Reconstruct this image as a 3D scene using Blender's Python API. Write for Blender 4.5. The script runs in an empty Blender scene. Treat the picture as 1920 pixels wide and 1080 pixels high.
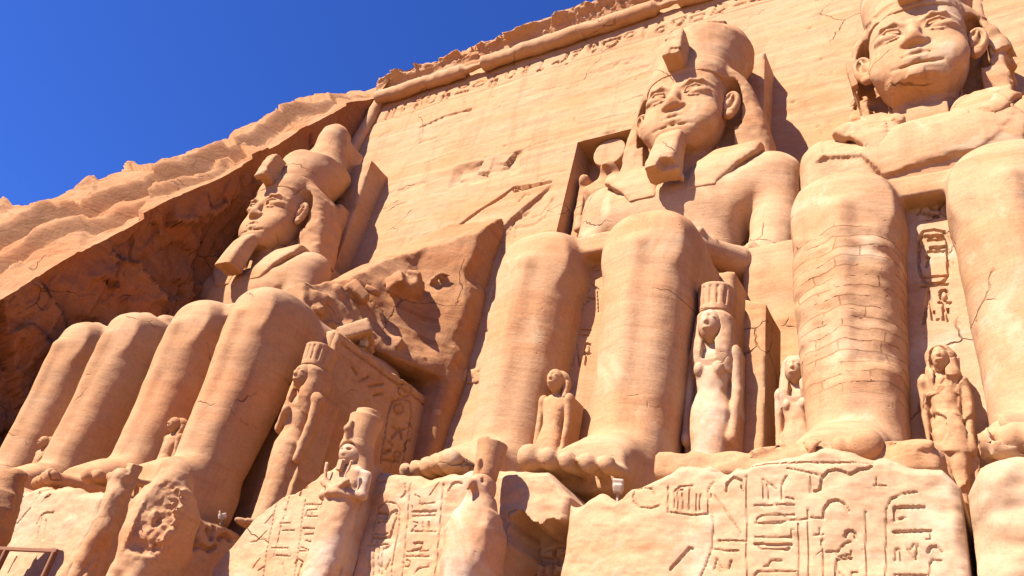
import bpy, math, random
import numpy as np
from mathutils import Vector, Matrix

R = math.radians
scene = bpy.context.scene
COL = scene.collection

# ---------------------------------------------------------------- camera
cd = bpy.data.cameras.new('camera')
cam = bpy.data.objects.new('camera', cd)
COL.objects.link(cam)
_yaw, _pit, _rol = R(36.25), R(31.48), R(11.83)
_d = Vector((-math.sin(_yaw)*math.cos(_pit), math.cos(_yaw)*math.cos(_pit), math.sin(_pit)))
_r = Vector((math.cos(_yaw), math.sin(_yaw), 0)); _u = _r.cross(_d)
_r2 = _r*math.cos(_rol)+_u*math.sin(_rol); _u2 = -_r*math.sin(_rol)+_u*math.cos(_rol)
M = Matrix((( _r2.x,_u2.x,-_d.x,10.87),(_r2.y,_u2.y,-_d.y,-26.14),(_r2.z,_u2.z,-_d.z,-10.48),(0,0,0,1)))
cam.matrix_world = M
cd.sensor_width = 36; cd.lens = 36*1546/1920; cd.clip_end = 3000; cd.clip_start = .1
scene.camera = cam

# ---------------------------------------------------------------- sky and sun
SUN_AZ, SUN_EL = R(25), R(44)      # azimuth measured from the facade's normal towards its left end
sdir = Vector((-math.sin(SUN_AZ)*math.cos(SUN_EL), -math.cos(SUN_AZ)*math.cos(SUN_EL), math.sin(SUN_EL)))
w = bpy.data.worlds.new('World'); scene.world = w; w.use_nodes = True
nt = w.node_tree; nt.nodes.clear()
sky = nt.nodes.new('ShaderNodeTexSky'); sky.sky_type = 'NISHITA'; sky.sun_disc = False
sky.sun_elevation = SUN_EL; sky.sun_rotation = math.atan2(sdir.x, sdir.y) % (2*math.pi)
sky.air_density = 1.0; sky.dust_density = 0.2; sky.ozone_density = 3.0; sky.altitude = 300
bg = nt.nodes.new('ShaderNodeBackground'); bg.inputs[1].default_value = 0.05
hs = nt.nodes.new('ShaderNodeMix'); hs.data_type = 'RGBA'; hs.blend_type = 'MULTIPLY'; hs.inputs[0].default_value = 1; hs.inputs[7].default_value = (.36, .655, 1.53, 1)
ow = nt.nodes.new('ShaderNodeOutputWorld')
nt.links.new(sky.outputs[0], hs.inputs[6]); nt.links.new(hs.outputs[2], bg.inputs[0]); nt.links.new(bg.outputs[0], ow.inputs[0])
ld = bpy.data.lights.new('sun', 'SUN'); ld.energy = 5.0; ld.angle = R(.5); ld.color = (1, .87, .77)
sun = bpy.data.objects.new('sun', ld); COL.objects.link(sun)
sun.rotation_euler = sdir.to_track_quat('Z', 'Y').to_euler()
scene.view_settings.view_transform = 'Standard'; scene.view_settings.look = 'None'
scene.view_settings.exposure = 1.43; scene.view_settings.gamma = 1
scene.cycles.max_bounces = 6; scene.cycles.diffuse_bounces = 4

# ---------------------------------------------------------------- materials
def rock(name, light, mid, dark, strata=1.0, bump=.5, pits=.5, pale=None, fine=1.0, bed=(.35, .35, 1.8), pm=(.57, .66), brick=None):
    light, mid, dark = [tuple(v*.58 for v in q) for q in (light, mid, dark)]
    if pale: pale = tuple(v*.58 for v in pale)
    m = bpy.data.materials.new(name); m.use_nodes = True
    n = m.node_tree.nodes; l = m.node_tree.links; n.clear()
    out = n.new('ShaderNodeOutputMaterial'); bs = n.new('ShaderNodeBsdfPrincipled')
    bs.inputs['Roughness'].default_value = .92; bs.inputs['Specular IOR Level'].default_value = .12
    l.new(bs.outputs[0], out.inputs[0])
    geo = n.new('ShaderNodeNewGeometry')
    def mapping(sx, sy, sz, rx=0, ry=0):
        mp = n.new('ShaderNodeMapping'); mp.inputs['Scale'].default_value = (sx, sy, sz); mp.inputs['Rotation'].default_value = (rx, ry, 0)
        l.new(geo.outputs['Position'], mp.inputs[0]); return mp
    def noise(mp, sc, det=4, rough=.6, dist=0):
        t = n.new('ShaderNodeTexNoise'); t.inputs['Scale'].default_value = sc; t.inputs['Detail'].default_value = det
        t.inputs['Roughness'].default_value = rough; t.inputs['Distortion'].default_value = dist
        l.new(mp.outputs[0], t.inputs['Vector']); return t
    def ramp(src, stops):
        r = n.new('ShaderNodeValToRGB'); e = r.color_ramp.elements
        while len(e) < len(stops): e.new(.5)
        for i, (p, c) in enumerate(stops): e[i].position = p; e[i].color = (*c, 1) if len(c) == 3 else c
        l.new(src.outputs[0], r.inputs[0]); return r
    def mix(a, b, f, mode='MIX'):
        x = n.new('ShaderNodeMix'); x.data_type = 'RGBA'; x.blend_type = mode
        for s, v in ((x.inputs[6], a), (x.inputs[7], b), (x.inputs[0], f)):
            if isinstance(v, (int, float)): s.default_value = v
            elif isinstance(v, tuple): s.default_value = (*v, 1)
            else: l.new(v, s)
        return x.outputs[2]
    big = noise(mapping(1, 1, 1), .17, 5, .6, .4)
    base = ramp(big, [(.3, mid), (.52, light), (.7, mid)])
    st = noise(mapping(.12, .12, 1.3, R(3), R(-4)), 1.1, 8, .68, .25)
    str_ = ramp(st, [(.38, (0, 0, 0)), (.5, (.3,)*3), (.56, (0, 0, 0)), (.66, (1,)*3)])
    c = mix(base.outputs[0], dark, str_.outputs[0]) if strata >= .99 else None
    if c is None:
        mm = n.new('ShaderNodeMath'); mm.operation = 'MULTIPLY'; mm.inputs[1].default_value = strata
        l.new(str_.outputs[0], mm.inputs[0]); c = mix(base.outputs[0], dark, mm.outputs[0])
    mot = noise(mapping(1, 1, 1.6), 1.7*fine, 8, .7, .3)
    mo = ramp(mot, [(.28, (.80,)*3), (.5, (1,)*3), (.75, (1.08,)*3)])
    c = mix(c, mo.outputs[0], .75, 'MULTIPLY')
    fn = noise(mapping(1, 1, 1), 13, 4, .7)
    fr = ramp(fn, [(.32, (.78,)*3), (.55, (1.05,)*3)])
    c = mix(c, fr.outputs[0], .55, 'MULTIPLY')
    pv = n.new('ShaderNodeTexVoronoi'); pv.inputs['Scale'].default_value = 1.9; l.new(mapping(1, 1, 1.4).outputs[0], pv.inputs['Vector'])
    pr = ramp(pv, [(.02, (1,)*3), (.075, (0,)*3)])
    c = mix(c, tuple(.35*v for v in dark), n_mul(n, l, pr.outputs[0], pits))
    hue = noise(mapping(.07, .07, .55, R(4), R(-3)), 1.0, 4, .55, .3)
    hr = ramp(hue, [(.36, (1.05, .93, .86)), (.5, (1, 1, 1)), (.62, (1.0, 1.04, 1.10))])
    c = mix(c, hr.outputs[0], .9, 'MULTIPLY')
    wv = noise(mapping(1, 1, 1), .8, 3, .6); vm = n.new('ShaderNodeVectorMath'); vm.operation = 'MULTIPLY_ADD'
    vm.inputs[1].default_value = (1.1, 1.1, 1.1); l.new(wv.outputs['Color'], vm.inputs[0]); l.new(mapping(1, 1, 1.35).outputs[0], vm.inputs[2])
    cv = n.new('ShaderNodeTexVoronoi'); cv.feature = 'DISTANCE_TO_EDGE'; cv.inputs['Scale'].default_value = .22; l.new(vm.outputs[0], cv.inputs['Vector'])
    cr = ramp(cv, [(.002, (1,)*3), (.0065, (0,)*3)])
    cm = ramp(noise(mapping(1, 1, 1), .27, 4, .6), [(.54, (0,)*3), (.62, (1,)*3)])
    ck = n.new('ShaderNodeMath'); ck.operation = 'MULTIPLY'; l.new(cr.outputs[0], ck.inputs[0]); l.new(cm.outputs[0], ck.inputs[1])
    c = mix(c, tuple(.4*v for v in dark), n_mul(n, l, ck.outputs[0], .6))
    if pale:
        pn = noise(mapping(1, 1, 1), .5, 6, .62, .6)
        pr2 = ramp(pn, [(pm[0], (0,)*3), (pm[1], (.8,)*3)])
        c = mix(c, pale, pr2.outputs[0])
    sk = ramp(noise(mapping(1.1, 1.1, .16), 1.0, 5, .6, .4), [(.34, (.80, .76, .74)), (.46, (1, 1, 1))])
    c = mix(c, sk.outputs[0], .6, 'MULTIPLY')
    bk = None
    if brick:
        sx_ = n.new('ShaderNodeSeparateXYZ'); l.new(geo.outputs['Position'], sx_.inputs[0])
        wn = noise(mapping(1, 1, 1), .9, 3, .5)
        def mth(op, p, q):
            m_ = n.new('ShaderNodeMath'); m_.operation = op
            for s_, v_ in zip(m_.inputs, (p, q)):
                if isinstance(v_, (int, float)): s_.default_value = v_
                else: l.new(v_, s_)
            return m_.outputs[0]
        cb = n.new('ShaderNodeCombineXYZ'); l.new(mth('ADD', sx_.outputs[0], mth('MULTIPLY', wn.outputs[0], .5)), cb.inputs[0])
        l.new(mth('ADD', mth('ADD', sx_.outputs[2], mth('MULTIPLY', sx_.outputs[0], -.10)), mth('MULTIPLY', wn.outputs[0], .45)), cb.inputs[1])
        br = n.new('ShaderNodeTexBrick'); br.inputs['Scale'].default_value = 1; br.inputs['Brick Width'].default_value = 1.55; br.inputs['Row Height'].default_value = .29; br.offset = .37; br.squash = .62; br.squash_frequency = 3
        br.inputs['Mortar Size'].default_value = .016; br.inputs['Mortar Smooth'].default_value = .3; br.inputs['Color1'].default_value = (.84, .82, .80, 1); br.inputs['Color2'].default_value = (1.12, 1.12, 1.12, 1); br.inputs['Mortar'].default_value = (.70, .58, .48, 1)
        l.new(cb.outputs[0], br.inputs['Vector'])
        zm = n.new('ShaderNodeMapRange'); zm.inputs[1].default_value = brick[0]; zm.inputs[2].default_value = brick[0]+.5; l.new(sx_.outputs[2], zm.inputs[0])
        zt = n.new('ShaderNodeMapRange'); zt.inputs[1].default_value = brick[1]; zt.inputs[2].default_value = brick[1]-.15; l.new(mth('ADD', sx_.outputs[2], mth('MULTIPLY', wn.outputs[0], .8)), zt.inputs[0])
        xm_ = n.new('ShaderNodeMapRange'); xm_.inputs[1].default_value = brick[2]; xm_.inputs[2].default_value = brick[2]-.1; l.new(sx_.outputs[0], xm_.inputs[0])
        gp = ramp(noise(mapping(.7, .7, 1.6), 1.2, 4, .6), [(.44, (.0,)*3), (.52, (1,)*3)])
        mk = mth('MULTIPLY', mth('MULTIPLY', mth('MULTIPLY', zm.outputs[0], zt.outputs[0]), xm_.outputs[0]), gp.outputs[0])
        c = mix(c, br.outputs['Color'], mth('MULTIPLY', mk, .8), 'MULTIPLY')
        bk = mth('MULTIPLY', br.outputs['Fac'], mk)
    l.new(c, bs.inputs['Base Color'])
    # bump: strata ledges, grain and pits
    sn = noise(mapping(*bed, R(2), R(-3)), 1.2, 6, .62, .3)
    b1 = n.new('ShaderNodeBump'); b1.inputs['Distance'].default_value = .12; b1.inputs['Strength'].default_value = bump
    l.new(sn.outputs[0], b1.inputs['Height'])
    gn = noise(mapping(1, 1, 1), 6.5, 8, .72)
    b2 = n.new('ShaderNodeBump'); b2.inputs['Distance'].default_value = .05; b2.inputs['Strength'].default_value = bump
    l.new(gn.outputs[0], b2.inputs['Height']); l.new(b1.outputs[0], b2.inputs['Normal'])
    b3 = n.new('ShaderNodeBump'); b3.inputs['Distance'].default_value = .08; b3.inputs['Strength'].default_value = bump; b3.invert = True
    l.new(pr.outputs[0], b3.inputs['Height']); l.new(b2.outputs[0], b3.inputs['Normal'])
    b4 = n.new('ShaderNodeBump'); b4.inputs['Distance'].default_value = .1; b4.inputs['Strength'].default_value = .8; b4.invert = True
    l.new(ck.outputs[0], b4.inputs['Height']); l.new(b3.outputs[0], b4.inputs['Normal'])
    if bk is not None:
        b5 = n.new('ShaderNodeBump'); b5.inputs['Distance'].default_value = .07; b5.inputs['Strength'].default_value = .8; b5.invert = True
        l.new(bk, b5.inputs['Height']); l.new(b4.outputs[0], b5.inputs['Normal']); b4 = b5
    l.new(b4.outputs[0], bs.inputs['Normal'])
    return m
def n_mul(n, l, sock, v):
    mm = n.new('ShaderNodeMath'); mm.operation = 'MULTIPLY'; mm.inputs[1].default_value = v
    l.new(sock, mm.inputs[0]); return mm.outputs[0]
LIGHT, MID, DARK = (.71, .43, .225), (.66, .37, .175), (.53, .25, .095)
M_stat = rock('carved_sandstone', LIGHT, MID, DARK, .5, .30, .3)
M_fac = rock('dressed_sandstone', (.71, .44, .235), (.67, .385, .185), (.57, .28, .115), .6, .26, .2)
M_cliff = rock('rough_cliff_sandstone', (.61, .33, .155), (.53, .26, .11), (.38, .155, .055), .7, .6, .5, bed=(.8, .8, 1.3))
M_shadow = rock('shade_tinted_sandstone', (.50, .22, .09), (.44, .175, .065), (.31, .11, .035), .7, .7, .5, bed=(.8, .8, 1.3))  # reveal wall's shade put into the colour: redder, darker than the cliff stone
M_pale = rock('pale_inscribed_sandstone', (.74, .51, .30), (.69, .44, .235), (.60, .34, .155), .45, .2, .2, pale=(.78, .59, .39))
M_patch = rock('patched_sandstone', (.72, .45, .24), (.67, .39, .19), (.54, .26, .105), .5, .32, .35, pale=(.76, .54, .31))
M_white = rock('bleached_sandstone', (.73, .47, .27), (.68, .41, .22), (.56, .30, .13), .3, .22, .25, pale=(.80, .65, .47), pm=(.48, .60))
M_rebuilt = rock('rebuilt_sandstone', (.72, .45, .24), (.67, .39, .19), (.54, .26, .105), .5, .3, .35, pale=(.78, .58, .36), brick=(-1.6, 3.6, 9.3))
M_sand = rock('desert_sand', (.46, .26, .12), (.42, .23, .10), (.36, .18, .07), .1, .3, .1)
def plain(name, c, rough=.5, metal=0):
    m = bpy.data.materials.new(name); m.use_nodes = True; nt = m.node_tree; b = nt.nodes['Principled BSDF']
    t = nt.nodes.new('ShaderNodeTexNoise'); t.inputs['Scale'].default_value = 9; t.inputs['Detail'].default_value = 6
    r = nt.nodes.new('ShaderNodeValToRGB'); r.color_ramp.elements[0].position = .35; r.color_ramp.elements[1].position = .65
    r.color_ramp.elements[0].color = (*[v*.75 for v in c], 1); r.color_ramp.elements[1].color = (*c, 1)
    nt.links.new(t.outputs[0], r.inputs[0]); nt.links.new(r.outputs[0], b.inputs['Base Color'])
    b.inputs['Roughness'].default_value = rough; b.inputs['Metallic'].default_value = metal
    return m
M_paint = plain('pale_painted_metal', (.42, .34, .25), .6)
M_rail = plain('rusty_rail', (.20, .085, .035), .8)

# ---------------------------------------------------------------- noise on arrays
_rng = np.random.default_rng(7)
_L = _rng.random((32, 32, 32)).astype(np.float32)*2-1
def vnoise(x, y, z):
    xi = np.floor(x); yi = np.floor(y); zi = np.floor(z)
    fx = x-xi; fy = y-yi; fz = z-zi
    xi = xi.astype(np.int32) & 31; yi = yi.astype(np.int32) & 31; zi = zi.astype(np.int32) & 31
    fx = fx*fx*(3-2*fx); fy = fy*fy*(3-2*fy); fz = fz*fz*(3-2*fz)
    x1 = (xi+1) & 31; y1 = (yi+1) & 31; z1 = (zi+1) & 31
    a = _L[xi, yi, zi]*(1-fx)+_L[x1, yi, zi]*fx; b = _L[xi, y1, zi]*(1-fx)+_L[x1, y1, zi]*fx
    c = _L[xi, yi, z1]*(1-fx)+_L[x1, yi, z1]*fx; d = _L[xi, y1, z1]*(1-fx)+_L[x1, y1, z1]*fx
    return (a*(1-fy)+b*fy)*(1-fz)+(c*(1-fy)+d*fy)*fz
def fbm(x, y, z, oct=4, gain=.5):
    s = 0; a = 1
    for i in range(oct):
        s = s+a*vnoise(x+17.3*i, y+5.1*i, z+9.7*i); x = x*2.03; y = y*2.03; z = z*2.03; a *= gain
    return s
def cells(x, y, z, seed=0):
    """offset per jittered cell: gives broken blocky faces"""
    x, y, z = np.broadcast_arrays(x, y, z)
    best = np.full(x.shape, 1e9, np.float32); val = np.zeros(x.shape, np.float32)
    xi = np.floor(x).astype(np.int32); yi = np.floor(y).astype(np.int32); zi = np.floor(z).astype(np.int32)
    for dx in (-1, 0, 1):
        for dy in (-1, 0, 1):
            for dz in (-1, 0, 1):
                cx = xi+dx; cy = yi+dy; cz = zi+dz
                h = (cx*73856093 ^ cy*19349663 ^ cz*83492791 ^ seed*2654435) & 0x7fffffff
                jx = (h % 1013)/1013.; jy = (h//7 % 1019)/1019.; jz = (h//53 % 1021)/1021.
                ddx = x-(cx+jx); ddy = y-(cy+jy); ddz = z-(cz+jz)
                dd = ddx*ddx+ddy*ddy+ddz*ddz
                v = (h//911 % 997)/997.-.5+(ddx*((h//31 % 101)/101.-.5)+ddz*((h//77 % 103)/103.-.5)+ddy*((h//19 % 107)/107.-.5))*1.3
                m = dd < best; best = np.where(m, dd, best); val = np.where(m, v, val)
    return val.astype(np.float32)

# ---------------------------------------------------------------- mesh making
def mesh_from(name, V, F, smooth=True):
    me = bpy.data.meshes.new(name); V = np.asarray(V, np.float32); F = np.asarray(F, np.int32)
    me.vertices.add(len(V)); me.vertices.foreach_set('co', V.ravel())
    me.loops.add(F.size); me.loops.foreach_set('vertex_index', F.ravel())
    me.polygons.add(len(F)); me.polygons.foreach_set('loop_start', np.arange(len(F), dtype=np.int32)*F.shape[1])
    if smooth: me.polygons.foreach_set('use_smooth', np.ones(len(F), bool))
    me.update(calc_edges=True); me.validate()
    return me
def link(name, me, mat, parent=None, loc=(0, 0, 0)):
    o = bpy.data.objects.new(name, me); COL.objects.link(o); o.location = loc
    if mat and not me.materials: me.materials.append(mat)
    if parent: o.parent = parent
    return o
def empty(name, loc, rz=0):
    o = bpy.data.objects.new(name, None); COL.objects.link(o); o.location = loc; o.rotation_euler.z = rz; o.empty_display_size = .5
    return o
def tag(o, label=None, cat=None, group=None, kind=None):
    if label: o['label'] = label
    if cat: o['category'] = cat
    if group: o['group'] = group
    if kind: o['kind'] = kind
    return o
def grid_faces(nu, nv, flip=False):
    i = np.arange(nu-1)[:, None]*nv+np.arange(nv-1)[None]
    q = np.stack([i, i+nv, i+nv+1, i+1], -1).reshape(-1, 4)
    return q[:, ::-1] if flip else q

class SDF:
    def __init__(s, lo, hi, h):
        s.h = h; s.lo = np.array(lo, float)
        n = [int(math.ceil((hi[i]-lo[i])/h))+1 for i in range(3)]
        s.ax = [(lo[i]+h*np.arange(n[i])).astype(np.float32) for i in range(3)]
        s.f = np.full(n, 9., np.float32)
    def _reg(s, lo, hi, pad):
        sl = []
        for i in range(3):
            a = np.searchsorted(s.ax[i], lo[i]-pad); b = np.searchsorted(s.ax[i], hi[i]+pad)
            sl.append(slice(int(a), int(b)))
        sl = tuple(sl)
        if any(q.stop <= q.start for q in sl): return None, None
        return sl, (s.ax[0][sl[0]][:, None, None], s.ax[1][sl[1]][None, :, None], s.ax[2][sl[2]][None, None, :])
    def op(s, fn, lo, hi, k=.15, mode='u'):
        sl, P = s._reg(lo, hi, k*2+3*s.h)
        if sl is None: return
        d = fn(*P); a = s.f[sl]; k = max(k, 1e-4)
        if mode == 'u':
            hh = np.clip(.5+.5*(a-d)/k, 0, 1); s.f[sl] = a*(1-hh)+d*hh-k*hh*(1-hh)
        elif mode == 's':
            hh = np.clip(.5-.5*(a+d)/k, 0, 1); s.f[sl] = a*(1-hh)-d*hh+k*hh*(1-hh)
        elif mode == 'i':
            s.f[sl] = np.maximum(a, d)
    def ell(s, c, r, k=.15, mode='u', rot=None):
        c = np.array(c, float); r = np.array(r, float)
        def fn(x, y, z):
            x = x-c[0]; y = y-c[1]; z = z-c[2]
            if rot is not None:
                x, y, z = [rot[0][i]*x+rot[1][i]*y+rot[2][i]*z for i in range(3)]
            q = np.sqrt((x/r[0])**2+(y/r[1])**2+(z/r[2])**2)
            return (q-1)*min(r)
        e = r if rot is None else np.full(3, r.max())
        s.op(fn, c-e, c+e, k, mode)
    def cap(s, a, b, r1, r2=None, k=.15, mode='u'):
        a = np.array(a, float); b = np.array(b, float); r2 = r1 if r2 is None else r2; ba = b-a; L = ba@ba
        def fn(x, y, z):
            t = np.clip(((x-a[0])*ba[0]+(y-a[1])*ba[1]+(z-a[2])*ba[2])/L, 0, 1)
            return np.sqrt((x-a[0]-ba[0]*t)**2+(y-a[1]-ba[1]*t)**2+(z-a[2]-ba[2]*t)**2)-(r1+(r2-r1)*t)
        R_ = max(r1, r2)
        s.op(fn, np.minimum(a, b)-R_, np.maximum(a, b)+R_, k, mode)
    def path(s, pts, rr, k=.15, mode='u'):
        for i in range(len(pts)-1): s.cap(pts[i], pts[i+1], rr[i], rr[i+1], k, mode)
    def box(s, c, hf, rd=.05, k=.1, mode='u', rot=None, taper=None):
        c = np.array(c, float); hf = np.array(hf, float)
        def fn(x, y, z):
            x = x-c[0]; y = y-c[1]; z = z-c[2]
            if rot is not None:
                x, y, z = [rot[0][i]*x+rot[1][i]*y+rot[2][i]*z for i in range(3)]
            t = 1
            if taper is not None: t = 1+(taper-1)*np.clip((z+hf[2])/(2*hf[2]), 0, 1)
            qx = np.abs(x)-hf[0]*t+rd; qy = np.abs(y)-hf[1]*t+rd; qz = np.abs(z)-hf[2]+rd
            return np.sqrt(np.maximum(qx, 0)**2+np.maximum(qy, 0)**2+np.maximum(qz, 0)**2)+np.minimum(np.maximum(np.maximum(qx, qy), qz), 0)-rd
        e = hf*max(1, taper or 1)
        if rot is not None: e = np.full(3, np.sqrt((e**2).sum()))
        s.op(fn, c-e, c+e, k, mode)
    def loft(s, keys, axis=2, n=2.4, k=.2, mode='u', sm=True):
        """keys: (t, ca, cb, ra, rb) along axis; a,b are the other two axes in order"""
        K = np.array(sorted(keys), float); oth = [i for i in range(3) if i != axis]
        def fn(x, y, z):
            P = [x, y, z]; t = P[axis]; tc = np.clip(t, K[0, 0], K[-1, 0])
            tf = tc
            ca, cb, ra, rb = [np.interp(tf.ravel(), K[:, 0], K[:, i]).reshape(tf.shape) for i in (1, 2, 3, 4)]
            A = np.abs(P[oth[0]]-ca)/ra; B = np.abs(P[oth[1]]-cb)/rb
            d = ((A**n+B**n)**(1/n)-1)*np.minimum(ra, rb)
            dt = np.abs(t-(K[0, 0]+K[-1, 0])/2)-(K[-1, 0]-K[0, 0])/2
            return np.where(dt > 0, np.sqrt(np.maximum(d, 0)**2+dt**2), np.maximum(d, dt)).astype(np.float32)
        lo = np.zeros(3); hi = np.zeros(3); lo[axis] = K[0, 0]; hi[axis] = K[-1, 0]
        for j, o in enumerate(oth):
            lo[o] = (K[:, 1+j]-K[:, 3+j]).min(); hi[o] = (K[:, 1+j]+K[:, 3+j]).max()
        s.op(fn, lo, hi, k, mode)
    def rough(s, amp, fr, lo=None, hi=None, oct=3, seed=0, ridged=False, sz=1.):
        lo = lo if lo is not None else [a[0] for a in s.ax]; hi = hi if hi is not None else [a[-1] for a in s.ax]
        sl, P = s._reg(lo, hi, 0)
        if sl is None: return
        band = np.abs(s.f[sl]) < amp*2.5+3*s.h
        idx = np.nonzero(band)
        if not len(idx[0]): return
        x = P[0].ravel()[idx[0]]; y = P[1].ravel()[idx[1]]; z = P[2].ravel()[idx[2]]
        nn = fbm(x*fr+seed*3.7, y*fr+seed*1.3, z*fr*sz, oct)
        if ridged: nn = nn*.6+cells(x*fr*.9, y*fr*.9, z*fr*.9, seed)*1.2
        # fade at the region's border
        w_ = 1.
        for i, q in enumerate((x, y, z)):
            w_ = w_*np.clip((q-lo[i])/.5+.2, 0, 1)*np.clip((hi[i]-q)/.5+.2, 0, 1)
        f = s.f[sl]; f[idx] += amp*nn*w_; s.f[sl] = f
    def bands(s, amp, fr=1.1):
        """eroded sandstone beds"""
        P = (s.ax[0][:, None, None], s.ax[1][None, :, None], s.ax[2][None, None, :])
        idx = np.nonzero(np.abs(s.f) < amp*3+3*s.h)
        x = s.ax[0][idx[0]]; y = s.ax[1][idx[1]]; z = s.ax[2][idx[2]]
        s.f[idx] += amp*(vnoise(x*.12, y*.12, (z+.1*x)*fr*1.7)+.5*vnoise(x*.3+9, y*.3, z*fr*4))
    def mesh(s, name):
        f = s.f; ins = f < 0
        f = f.copy()
        for i in range(3):
            a = [slice(None)]*3; a[i] = 0; f[tuple(a)] = np.maximum(f[tuple(a)], .01); a[i] = -1; f[tuple(a)] = np.maximum(f[tuple(a)], .01)
        ins = f < 0
        c = [ins[i:ins.shape[0]-1+i, j:ins.shape[1]-1+j, k:ins.shape[2]-1+k] for i in (0, 1) for j in (0, 1) for k in (0, 1)]
        cnt = sum(q.astype(np.int8) for q in c); act = (cnt > 0) & (cnt < 8)
        I, J, K = np.nonzero(act); nv = len(I)
        idx = np.full(act.shape, -1, np.int32); idx[I, J, K] = np.arange(nv)
        acc = np.zeros((nv, 3), np.float32); num = np.zeros(nv, np.float32)
        co = [(i, j, k) for i in (0, 1) for j in (0, 1) for k in (0, 1)]
        vals = {q: f[I+q[0], J+q[1], K+q[2]] for q in co}
        for a in co:
            for ax in range(3):
                if a[ax]: continue
                b = list(a); b[ax] = 1; b = tuple(b)
                va, vb = vals[a], vals[b]; m = (va < 0) != (vb < 0)
                den = np.where(m, va-vb, 1); t = np.where(m, va/den, 0)
                p = np.tile(np.array(a, np.float32), (nv, 1)); p[:, ax] = t
                acc[m] += p[m]; num[m] += 1
        V = acc/num[:, None]+np.stack([I, J, K], 1)
        V = V*s.h+s.lo
        F = []
        for ax in range(3):
            o1, o2 = (ax+1) % 3, (ax+2) % 3
            sa = [slice(None)]*3; sb = [slice(None)]*3; sa[ax] = slice(0, -1); sb[ax] = slice(1, None)
            A = ins[tuple(sa)]; B = ins[tuple(sb)]
            for flip, m in ((False, A & ~B), (True, ~A & B)):
                e = np.nonzero(m); e = [q for q in e]
                ok = (e[o1] > 0) & (e[o2] > 0) & (e[o1] < f.shape[o1]-1) & (e[o2] < f.shape[o2]-1)
                e = [q[ok] for q in e]
                def g(d1, d2):
                    q = [e[0].copy(), e[1].copy(), e[2].copy()]; q[o1] = q[o1]-d1; q[o2] = q[o2]-d2
                    return idx[q[0], q[1], q[2]]
                quad = np.stack([g(1, 1), g(0, 1), g(0, 0), g(1, 0)], 1)
                F.append(quad[:, ::-1] if flip else quad)
        F = np.concatenate(F)
        F = F[(F >= 0).all(1)]
        return mesh_from(name, V, F)

def rotm(ax, ang):
    c, s_ = math.cos(ang), math.sin(ang)
    if ax == 'x': return [[1, 0, 0], [0, c, -s_], [0, s_, c]]
    if ax == 'y': return [[c, 0, s_], [0, 1, 0], [-s_, 0, c]]
    return [[c, -s_, 0], [s_, c, 0], [0, 0, 1]]

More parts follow.
